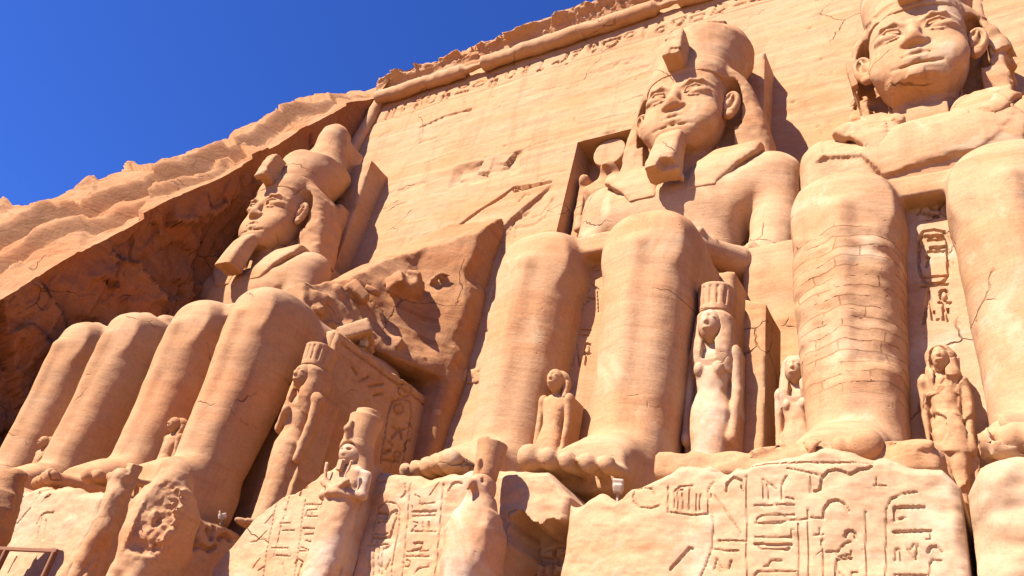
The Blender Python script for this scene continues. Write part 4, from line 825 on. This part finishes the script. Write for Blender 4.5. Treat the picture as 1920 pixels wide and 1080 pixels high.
o = link('rock_wall', s.mesh('rock_wall'), M_fac); tag(o, 'plain sunlit rock wall between the two right-hand colossi', 'rock wall')

# ---------------------------------------------------------------- pedestals
def ped(label, a0, a1, z0, top, front, depth, mat, key=None, **k):
    o = relief_block('pedestal', '-y', a0, a1, z0, top, front, depth, mat, STROKES[key] if key else (), **k)
    tag(o, label, 'pedestal'); return o
pl = ped('inscribed pedestal under the broken colossus, lit front and shaded right side', -21.2, -13.75, -8.2, [(-21.2, -4.25), (-15.5, -4.3), (-13.75, -4.6)], -11.3, 6.6, M_pale, 'plinth_L', h=.04, amp=.06, edge=.35, w=.03)
o = relief_block('carved_side', '+x', -11.0, -4.8, -8.2, [(-11, -4.6), (-8.5, -4.3), (-6.2, -4.1), (-4.8, -4.2)], -13.42, .4, M_stat, STROKES['plinth_L_side'], h=.045, amp=.06, edge=.15, w=.06, dp=.12); o.parent = pl
ped('plain weathered pedestal under the complete colossus at far left', -30, -21.4, -8.2, [(-30, -4.25), (-21.4, -4.25)], -11.0, 6.4, M_pale, h=.09, amp=.06)
ped('inscribed block with a diagonal broken left end, behind the crossed-arm statue', -7.6, -3.72, -8.2, [(-7.6, -6.8), (-6.7, -5.4), (-6.2, -5.0), (-5.8, -4.62), (-5.2, -4.28), (-3.72, -4.25)], -11.3, 3.2, M_pale, 'plinth_P', h=.025, amp=.05, edge=.12, w=.017, dp=.038, topamp=.8)
ped('inscribed pedestal with cartouche under the colossus with the flat-topped crown', -3.12, 2.52, -8.2, [(-3.12, -4.33), (-2.3, -4.2), (.95, -4.25), (1.9, -4.35), (2.52, -4.75)], -11.3, 7, M_pale, 'plinth_C', h=.026, amp=.08, edge=.22, w=.018, dp=.038, aL=[(-8.2, -2.75), (-4.3, -3.12)], aR=[(-8.2, 2.52), (-4.3, 2.52)],
    extra=lambda A, Z: (lambda m: m*(1.3+carve(A, Z, columns(1.2, 2.5, -8, -5.6, 4, .42), .05, .16)))(np.clip((A-1.15-.12*fbm(Z*2, Z*0, Z*0, 3))/.05, 0, 1)*np.clip((-5.45+.25*fbm(A*2, A*0+3, A*0, 3)-Z)/.06, 0, 1)))
ped('broad pedestal block covered in carved signs under the two right-hand colossi', 2.55, 9.85, -8.2, [(2.55, -4.8), (3.6, -5.0), (3.95, -4.7), (4.5, -4.55), (5.1, -4.22), (7.3, -4.15), (8.6, -4.08), (9.1, -4.2), (9.6, -4.4), (9.85, -4.8)], -11.3, 7, M_pale, 'plinth_R', h=.024, amp=.07, edge=.2, w=.017, dp=.038, topamp=.7)
ped('smooth rounded pedestal block at the lower right edge', 9.95, 16.5, -8.2, [(9.95, -4.9), (10.2, -4.45), (10.6, -4.3), (16.5, -4.2)], -11.45, 7, M_pale, h=.06, amp=.16, edge=.45)
# toes stub ledge / base slabs
for nm, xa, xb, lab in (('rock_ledge', 4.2, 9.6, 'cracked low rock ledge on top of the sign-covered block'),):
    s = SDF((xa-.4, -11.4, -4.4), (xb+.4, -6.4, -3.3), .07)
    s.box(((xa+xb)/2, -9.0, -4.05), ((xb-xa)/2, 1.9, .28), .12, .1); s.ell((6.8, -9.9, -3.8), (1.7, .6, .25), .2); s.ell((9.2, -10.6, -4.0), (.5, .4, .3), .1)
    s.rough(.12, 1.2, seed=44, ridged=True)
    o = link(nm, s.mesh(nm), M_stat); tag(o, lab, 'rock')

# ================================================================ SMALLER FIGURES
def figure(name, label, cat, loc, H, crown='modius', arms='down', wig='long', lean=0, rz=0, mat=None, dress=True, slab_w=0, group=None, damage=0, chest=False, wx=.7):
    """standing stone figure of height H (crown included) facing -y, feet at loc"""
    mat = mat or M_stat
    root = empty(name, loc, rz); tag(root, label, cat, group); root.scale = (wx, 1, 1)
    u = H/1.0; h = max(.03, H/125)
    s = SDF((-.24*u, -.2*u, -.01*u), (.24*u, .16*u, 1.04*u), h)
    L = lambda *k: [tuple(v*u for v in q) for q in k]
    k = .013*u
    if dress:
        s.loft(L((0, 0, 0, .085, .062), (.1, 0, 0, .088, .055), (.25, 0, 0, .095, .058), (.36, 0, 0, .115, .068), (.44, 0, 0, .118, .070), (.52, 0, 0, .082, .055), (.60, 0, -.005, .105, .060), (.68, 0, 0, .125, .058), (.715, 0, 0, .10, .045), (.74, 0, 0, .05, .04)), 2, 2.3, k)
    else:
        for sg in (-1, 1):
            s.loft(L((0, sg*.045, -.03*(sg < 0), .035, .045), (.15, sg*.05, -.02*(sg < 0), .045, .045), (.3, sg*.052, 0, .055, .055), (.42, sg*.05, 0, .06, .06)), 2, 2.2, k)
        s.loft(L((.3, 0, 0, .12, .07), (.44, 0, 0, .105, .065), (.52, 0, 0, .08, .055), (.62, 0, 0, .11, .06), (.68, 0, 0, .125, .055), (.72, 0, 0, .08, .04)), 2, 2.4, k)
    if chest:
        for sg in (-1, 1): s.ell((sg*.055*u, -.05*u, .61*u), (.034*u, .03*u, .034*u), k*.8)
    for sg in (-1, 1):
        s.ell((sg*.125*u, 0, .685*u), (.04*u, .045*u, .045*u), k)
        if arms == 'down':
            s.path([tuple(v*u for v in q) for q in ((sg*.13, 0, .68), (sg*.136, .01, .53), (sg*.13, 0, .38), (sg*.126, -.01, .33))], [.036*u, .03*u, .026*u, .03*u], k*.6)
        elif arms == 'hold' and sg < 0:
            s.path([tuple(v*u for v in q) for q in ((sg*.14, 0, .68), (sg*.148, -.01, .54), (sg*.02, -.085, .60))], [.036*u, .03*u, .026*u], k*.6)
        else:
            s.path([tuple(v*u for v in q) for q in ((sg*.14, 0, .68), (sg*.148, 0, .53), (sg*.14, -.015, .36))], [.036*u, .03*u, .026*u], k*.6)
        s.ell((sg*.045*u, -.075*u, .012*u), (.035*u, .07*u, .02*u), k*.5)
    s.box((0, .1*u, .36*u), (.15*u, .09*u, .36*u), .01*u, k)
    s.rough(.003*u, 8/u, seed=int(H*10)); s.rough(.002*u, 30/u, seed=3)
    if damage: s.rough(.02*u, 7/u, ridged=True, seed=8)
    link('body', s.mesh('body'), mat, root)
    # head with face
    h2 = h*.7
    s = SDF((-.13*u, -.14*u, .69*u), (.13*u, .12*u, .9*u), h2)
    s.ell((0, -.045*u, .80*u), (.056*u, .064*u, .074*u), k*.3); s.cap((0, 0, .7*u), (0, 0, .77*u), .035*u, .035*u, k)
    s.cap((0, -.098*u, .83*u), (0, -.108*u, .79*u), .007*u, .011*u, k*.5)
    s.ell((0, -.098*u, .766*u), (.022*u, .010*u, .007*u), k*.2)
    for sg in (-1, 1):
        s.ell((sg*.024*u, -.108*u, .815*u), (.018*u, .012*u, .011*u), k*.4, 's'); s.ell((sg*.024*u, -.094*u, .812*u), (.015*u, .010*u, .006*u), k*.15)
        s.ell((sg*.055*u, -.01*u, .80*u), (.012*u, .012*u, .022*u), k*.2)
    if damage: s.rough(.02*u, 9/u, ridged=True, seed=9)
    link('head', s.mesh('head'), mat, root).scale = (1.22, 1.12, 1)
    s = SDF((-.17*u, -.14*u, .58*u), (.17*u, .16*u, .93*u), h2)
    if wig == 'long':
        s.loft(L((.60, 0, .0, .10, .05), (.68, 0, -.005, .105, .07), (.78, 0, .01, .10, .085), (.85, 0, .005, .09, .085), (.89, 0, 0, .06, .06)), 2, 2.6, k*.5)
        s.ell((0, -.09*u, .785*u), (.056*u, .07*u, .08*u), k*.15, 's'); s.box((0, -.1*u, .70*u), (.034*u, .06*u, .05*u), .01*u, .006*u, 's')
    elif wig == 'nemes':
        s.loft(L((.70, 0, .02, .12, .045), (.78, 0, .02, .10, .055), (.85, 0, .005, .075, .075), (.88, 0, 0, .055, .06)), 2, 3, k*.5)
        s.ell((0, -.08*u, .79*u), (.048*u, .06*u, .06*u), k*.3, 's')
        for sg in (-1, 1): s.box((sg*.06*u, -.045*u, .655*u), (.026*u, .02*u, .055*u), .006*u, k*.3)
    else:
        s.ell((0, .012*u, .82*u), (.068*u, .07*u, .075*u), k*.3); s.ell((0, -.075*u, .785*u), (.05*u, .055*u, .06*u), k*.3, 's')
        s.cap((.06*u, 0, .8*u), (.075*u, -.02*u, .7*u), .022*u, .018*u, k*.3)
    s.rough(.004*u, 14/u, seed=6)
    if damage: s.rough(.02*u, 9/u, ridged=True, seed=9)
    link('wig' if wig != 'nemes' else 'headcloth', s.mesh('wig'), mat, root).scale = (1.22, 1.12, 1)
    if crown:
        s = SDF((-.13*u, -.13*u, .85*u), (.13*u, .13*u, 1.03*u), h2)
        if crown == 'modius':
            s.loft(L((.87, 0, 0, .082, .076), (.93, 0, 0, .086, .08), (1.0, 0, 0, .09, .085)), 2, 2.2, k*.2)
            for i in range(-3, 4):
                a = i*.42; s.cap((math.sin(a)*.082*u, -math.cos(a)*.078*u, .90*u), (math.sin(a)*.090*u, -math.cos(a)*.086*u, .975*u), .006*u, .008*u, k*.1, 's')
        else:
            s.loft(L((.87, 0, 0, .065, .065), (.93, 0, 0, .068, .068), (.99, 0, .005, .078, .078)), 2, 2.1, k*.2)
            s.cap((0, -.07*u, .88*u), (0, -.085*u, .93*u), .012*u, .016*u, k*.3)
        s.rough(.003*u, 14/u, seed=7)
        link('crown', s.mesh('crown'), mat, root).scale = (1.22, 1.12, 1)
    return root
FG = 'small standing figures carved beside the legs of the colossi'
figure('standing_figure', 'shaded queen statue with fluted crown and bent arm, right of the broken colossus', 'statue', (-12.2, -6.2, -4.1), 7.25, 'modius', 'hold', 'long', chest=False, group=FG)
figure('standing_figure', 'queen statue with high flat crown and pale lower dress against a tall slab', 'statue', (3.85, -6.6, -3.9), 6.9, 'modius', 'down', 'long', mat=M_white, chest=True, group=FG)
figure('standing_figure', 'small worn queen statue at the left of the scarred right-hand shin', 'statue', (6.12, -6.7, -3.9), 4.9, None, 'down', 'long', mat=M_white, chest=True, group=FG)
figure('standing_figure', 'small prince statue with a shaded face between the central colossus shins', 'statue', (-.35, -7.6, -3.9), 4.7, None, 'down', 'side', dress=False, group=FG)
figure('standing_figure', 'worn crumbling figure between the shins at the right edge', 'statue', (9.48, -7.3, -3.9), 4.5, None, 'down', 'long', mat=M_stat, dress=False, group=FG, damage=1)
figure('standing_figure', 'small slim princess statue between the shins of the broken colossus', 'statue', (-17.04, -7.6, -3.9), 4.2, None, 'down', 'side', group=FG)
figure('standing_figure', 'tiny worn figure between the shins of the farthest colossus', 'statue', (-25.7, -7.6, -3.9), 3.8, None, 'down', 'side', group=FG)
# tall slab behind the crowned queen
o = relief_block('upright_slab', '-y', 4.5, 5.1, -3.9, [(4.5, 2.95), (5.1, 2.75)], -6.1, 1.6, M_stat, h=.07, amp=.03, edge=.06)
tag(o, 'narrow upright stone slab with a dark right side behind the crowned queen', 'slab')

# falcon-headed god in the niche with a sun disc
root = empty('niche_god', (-6.7, 4.6, 12.6)); tag(root, 'striding falcon-headed god with a large sun disc, standing in the dark-edged niche', 'statue')
s = SDF((-2.0, -1.8, 0), (2.0, 1.6, 8.6), .08)
for sg in (-1, 1):
    s.loft([(0, sg*.45, .1-.3*sg, .35, .45), (2, sg*.48, .1-.15*sg, .45, .5), (4, sg*.42, .1, .5, .5)], 2, 2.2, .2)
    s.path([(sg*1.25, 0, 6.0), (sg*1.35, 0, 4.5), (sg*1.25, -.3, 3.2)], [.36, .3, .27], .15)
s.loft([(3.4, 0, .1, 1.0, .65), (4.6, 0, .1, .78, .5), (5.6, 0, 0, 1.1, .6), (6.2, 0, 0, 1.25, .5), (6.6, 0, 0, .6, .4)], 2, 2.4, .2)
s.ell((0, -.1, 7.1), (.5, .6, .6), .2); s.cap((0, -.6, 7.1), (0, -.95, 6.9), .2, .08, .1)
s.loft([(5.6, 0, 0, .95, .35), (6.6, 0, .1, .8, .5), (7.5, 0, .15, .5, .5)], 2, 2.6, .15)
s.box((0, .9, 3.4), (1.1, .6, 3.4), .05, .2); s.rough(.05, 1.2, seed=4)
link('body', s.mesh('body'), M_stat, root)
s = SDF((-1.3, -1, 7), (1.3, 1.2, 9.6), .06); s.loft([(-.45, 0, 8.28, .98, .98), (.2, 0, 8.28, 1.0, 1.0)], 1, 2, .05); s.rough(.02, 1.2, seed=3)
link('sun_disc', s.mesh('sun_disc'), M_fac, root)
s = SDF((-1.9, -1.3, 0), (-.9, .9, 7.2), .07); s.box((-1.4, .1, 3.5), (.22, .5, 3.5), .05, .05); s.ell((-1.4, -.2, 6.6), (.3, .5, .45), .1); s.rough(.04, 1.6, seed=14)
link('staff', s.mesh('staff'), M_stat, root)

# ---------------------------------------------------------------- statues along the terrace edge
def mummiform(loc):
    root = empty('royal_statue', loc); tag(root, 'mummy-shaped king statue with crossed arms and tall crown, lower centre left', 'statue')
    s = SDF((-1.0, -1.0, 0), (1.0, 1.1, 5.4), .045)
    s.loft([(0, 0, 0, .36, .36), (.8, 0, 0, .40, .36), (2.0, 0, 0, .47, .40), (2.9, 0, 0, .50, .42), (3.4, 0, 0, .46, .36), (3.9, 0, 0, .56, .38), (4.3, 0, 0, .60, .34), (4.5, 0, 0, .45, .26), (4.65, 0, 0, .2, .2)], 2, 2.3, .1)
    for sg in (-1, 1):
        s.path([(sg*.56, 0, 4.25), (sg*.62, -.02, 3.6), (sg*.1, -.42, 3.55), (-sg*.35, -.42, 3.85)], [.17, .15, .12, .11], .06)
        s.ell((-sg*.36, -.44, 3.88), (.13, .1, .12), .04)
        s.cap((-sg*.3, -.5, 3.72), (-sg*.42, -.5, 4.45), .04, .045, .02)
        s.ell((sg*.14, -.38, .08), (.16, .3, .14), .08)
    s.box((0, .5, 2.4), (.42, .22, 2.4), .03, .05); s.rough(.025, 1.5, seed=2); s.rough(.012, 5, seed=4)
    link('body', s.mesh('body'), M_white, root)
    s = SDF((-.7, -.8, 4.2), (.7, .7, 6.1), .035)
    s.ell((0, -.10, 4.85), (.33, .38, .40), .05); s.cap((0, -.38, 4.9), (0, -.45, 4.78), .04, .06, .04); s.ell((0, -.38, 4.66), (.1, .06, .04), .03)
    for sg in (-1, 1):
        s.ell((sg*.11, -.42, 4.92), (.07, .07, .04), .03, 's'); s.ell((sg*.3, -.02, 4.86), (.06, .07, .13), .03)
    s.box((0, -.4, 4.35), (.08, .09, .22), .02, .03); s.rough(.015, 2, seed=2)
    link('head', s.mesh('head'), M_white, root)
    s = SDF((-.7, -.7, 4.2), (.7, .8, 6.6), .04)
    s.loft([(4.3, 0, .08, .54, .24), (4.8, 0, .08, .47, .32), (5.1, 0, -.02, .42, .42), (5.35, 0, -.02, .38, .40)], 2, 2.8, .05); s.ell((0, -.42, 4.82), (.31, .26, .38), .03, 's'); s.rough(.015, 2, seed=3)
    link('headcloth', s.mesh('headcloth'), M_stat, root)
    s = SDF((-.6, -.7, 5.1), (.6, .6, 6.6), .04)
    s.loft([(5.15, 0, -.02, .40, .43), (5.8, 0, 0, .42, .43), (6.2, 0, .02, .45, .45)], 2, 2.1, .03); s.loft([(6.15, 0, .03, .33, .33), (6.42, 0, .03, .32, .32)], 2, 2.1, .03)
    s.path([(0, -.44, 5.3), (-.02, -.54, 5.55), (0, -.5, 5.8)], [.07, .09, .06], .05); s.rough(.02, 2, seed=5)
    link('crown', s.mesh('crown'), M_stat, root)
    return root
m = mummiform((-3.19, -11.9, -7.87)); m.scale = (.94, .94, .785)

def falcon(loc, label, crown=True, headless=False, mat=None, sc=(1, 1, 1), rz=0, name='falcon_statue'):
    mat = mat or M_white
    root = empty(name, loc, rz); tag(root, label, 'statue'); root.scale = sc
    s = SDF((-1.1, -1.2, 0), (1.1, 1.8, 4.6), .05)
    s.loft([(.3, 0, .25, .45, .5), (.9, 0, .05, .62, .66), (1.8, 0, -.05, .74, .72), (2.6, 0, -.05, .76, .66), (3.1, 0, -.02, .66, .56), (3.5, 0, 0, .46, .46)], 2, 2.3, .2)
    for sg in (-1, 1):
        s.loft([(.7, sg*.42, .75, .2, .32), (1.6, sg*.62, .35, .2, .6), (2.6, sg*.70, .05, .18, .6), (3.1, sg*.58, .05, .14, .4)], 2, 2.2, .12)   # folded wing
        s.path([(sg*.3, -.3, .9), (sg*.32, -.45, .3), (sg*.32, -.5, .1)], [.3, .2, .17], .12)
        for i in (-1, 0, 1): s.cap((sg*.32, -.5, .1), (sg*.32+i*.15, -.85, .06), .09, .06, .04)
    s.loft([(.05, 0, .95, .28, .18), (.9, 0, .7, .4, .3), (1.5, 0, .4, .5, .4)], 2, 2.4, .15)
    if headless:
        s.ell((0, -.05, 3.55), (.44, .42, .38), .15); s.ell((-.2, -.25, 3.75), (.25, .25, .22), .1)
        def chest(x, y, z): return (y+.50+.25*(x-.2)).astype(np.float32)+0*x+0*z
        s.box((.42, -.70, 2.3), (.42, .30, .95), .05, .05, 's', rotm('z', .5))
        s.rough(.07, 3.2, (-.15, -1.1, 1.1), (1.1, .1, 3.5), seed=61, ridged=True); s.rough(.04, 7, (-.15, -1.1, 1.1), (1.1, .1, 3.5), seed=62, ridged=True)
    else:
        s.ell((0, -.08, 3.75), (.44, .5, .42), .12)
        s.path([(0, -.5, 3.76), (0, -.72, 3.68), (0, -.76, 3.52)], [.16, .1, .04], .06)
        for sg in (-1, 1): s.ell((sg*.27, -.42, 3.85), (.1, .08, .08), .04, 's'); s.ell((sg*.26, -.38, 3.85), (.06, .05, .05), .02)
    s.rough(.03, 1.2, seed=5); s.rough(.015, 4, seed=7)
    link('body', s.mesh('body'), mat, root)
    if crown:
        s = SDF((-.7, -.8, 3.9), (.75, .7, 5.3), .04)
        s.loft([(4.0, 0, -.05, .36, .38), (4.35, 0, -.03, .38, .40), (4.8, 0, 0, .46, .46), (5.05, 0, 0, .5, .5)], 2, 2.1, .04)
        s.ell((0, 0, 5.2), (.4, .4, .25), .05, 's'); s.box((.35, 0, 5.1), (.2, .6, .1), .02, .02, 's'); s.cap((0, -.4, 4.1), (0, -.5, 4.35), .06, .08, .04); s.rough(.02, 2, seed=3)
        link('crown', s.mesh('crown'), M_stat, root)
    s = SDF((-1.0, -1.3, -.6), (1.0, 1.4, .2), .06); s.box((0, 0, -.2), (.9, 1.2, .3), .03, .05); s.rough(.02, 2, seed=9)
    link('base', s.mesh('base'), mat, root)
    return root
falcon((.86, -12.0, -8.1), 'bleached falcon statue wearing a flaring crown, in front of the central pedestals', sc=(.68, .75, .835))
falcon((-8.25, -12.9, -8.3), 'broken falcon statue with a crumbled pitted chest, lower left', crown=False, headless=True, sc=(.92, 1.0, .98), rz=R(12), mat=M_stat)
falcon((-15.9, -13.3, -8.3), 'dark shaded statue cut by the left edge of the view', crown=False, headless=True, sc=(1.2, 1.2, .95), rz=R(150), mat=M_cliff, name='worn_statue')  # darker cliff stone stands in for shade on the side facing the camera
# leaning remains of a standing statue left of the broken falcon
root = empty('statue_fragment', (-11.15, -12.6, -8.0)); root.scale = (.68, .75, 1); tag(root, 'thin leaning remnant of a standing statue, left of the broken falcon', 'statue fragment')
s = SDF((-1.3, -1.2, 0), (1.3, 1.2, 4.2), .05)
s.path([(-.05, 0, 0), (-.05, 0, 1.1), (.25, 0, 1.9), (.15, 0, 2.7), (-.1, 0, 3.15)], [.3, .3, .36, .38, .34], .12)
s.box((.1, .3, 1.9), (.22, .25, 1.9), .05, .1, 'u', rotm('y', -.05)); s.ell((-.05, -.05, 3.35), (.42, .36, .25), .1)
s.rough(.04, 1.5, seed=71, ridged=True); s.rough(.03, 4, seed=72)
link('stump', s.mesh('stump'), M_stat, root)

# ---------------------------------------------------------------- railing, lamps, fittings
root = empty('railing', (-14.3, -13.6, -8.12)); tag(root, 'dark metal railing panel at the lower left in front of the inscribed pedestal', 'railing')
def barmesh(a, b, w_, name, mat, parent):
    a, b = Vector(a), Vector(b); d_ = (b-a); L = d_.length; q = d_.to_track_quat('Z', 'Y').to_matrix()
    import bmesh
    bm = bmesh.new(); bmesh.ops.create_cube(bm, size=1)
    for v_ in bm.verts: v_.co = a+q @ Vector((v_.co.x*w_, v_.co.y*w_, (v_.co.z+.5)*L))
    bmesh.ops.bevel(bm, geom=bm.edges[:], offset=w_*.15, segments=1, affect='EDGES')
    me = bpy.data.meshes.new(name); bm.to_mesh(me); bm.free(); return link(name, me, mat, parent)
barmesh((-1.6, 0, 1.05), (3.4, 0, 1.05), .1, 'top_rail', M_rail, root)
barmesh((-1.6, 0, .2), (3.4, 0, .2), .07, 'bottom_rail', M_rail, root)
for px in (-1.5, 1.0, 3.3): barmesh((px, 0, -.05), (px, 0, 1.0), .11, 'post', M_rail, root)

def lamp(loc, label, rz=0, sc=1.):
    root = empty('floodlight', loc, rz); tag(root, label, 'floodlight', 'small floodlights on the stonework')
    barmesh((0, 0, 0), (0, 0, .42*sc), .06*sc, 'stand', M_paint, root)
    barmesh((-.15*sc, .02, .42*sc), (.15*sc, .02, .42*sc), .07*sc, 'bracket', M_paint, root)
    s = SDF((-.35*sc, -.4*sc, .3*sc), (.35*sc, .3*sc, .85*sc), .025)
    s.box((0, -.03*sc, .58*sc), (.17*sc, .22*sc, .15*sc), .03, .02, 'u', rotm('x', .5)); s.box((0, -.2*sc, .66*sc), (.2*sc, .04*sc, .17*sc), .02, .01, 'u', rotm('x', .5))
    link('housing', s.mesh('housing'), M_paint, root)
lamp((-13.5, -2.9, 4.9), 'small pale floodlight on top of the shaded throne side', .4, .9)
lamp((-13.55, -6.9, -4.2), 'small pale floodlight on the shaded pedestal edge, lower left', -.5, .65)
lamp((3.5, -10.95, -4.92), 'small pale floodlight beside the big carved circle, lower centre', .3, .6)

# curved stone bracket and peg beside the shaded throne side
root = empty('stone_bracket', (-12.5, 3.2, 4.2)); tag(root, 'curved sunlit stone bracket with a block and round peg beside the shaded throne', 'bracket')
s = SDF((-1.2, -2.4, -.6), (1.4, 1.2, 4.0), .07)
s.path([(0, -1.3, 0), (0, -.5, .55), (0, -.1, 1.3), (0, .0, 2.1)], [.3, .34, .34, .3], .15); s.box((0, -.1, 2.4), (.55, .5, .3), .06, .1)
s.rough(.04, 1.5, seed=3); link('curved_plate', s.mesh('curved_plate'), M_stat, root)
s = SDF((.2, -.8, 1.6), (2.2, .9, 3.2), .06); s.box((1.2, 0, 2.35), (.6, .4, .36), .1, .05); s.rough(.1, 1.8, seed=5, ridged=True); link('block', s.mesh('block'), M_stat, root)
s = SDF((.0, -.8, .2), (2.4, .8, 1.4), .05); s.cap((.3, 0, .8), (1.9, 0, .8), .2, .2, .02); s.ell((1.95, 0, .8), (.14, .28, .28), .03); link('peg', s.mesh('peg'), M_stat, root)
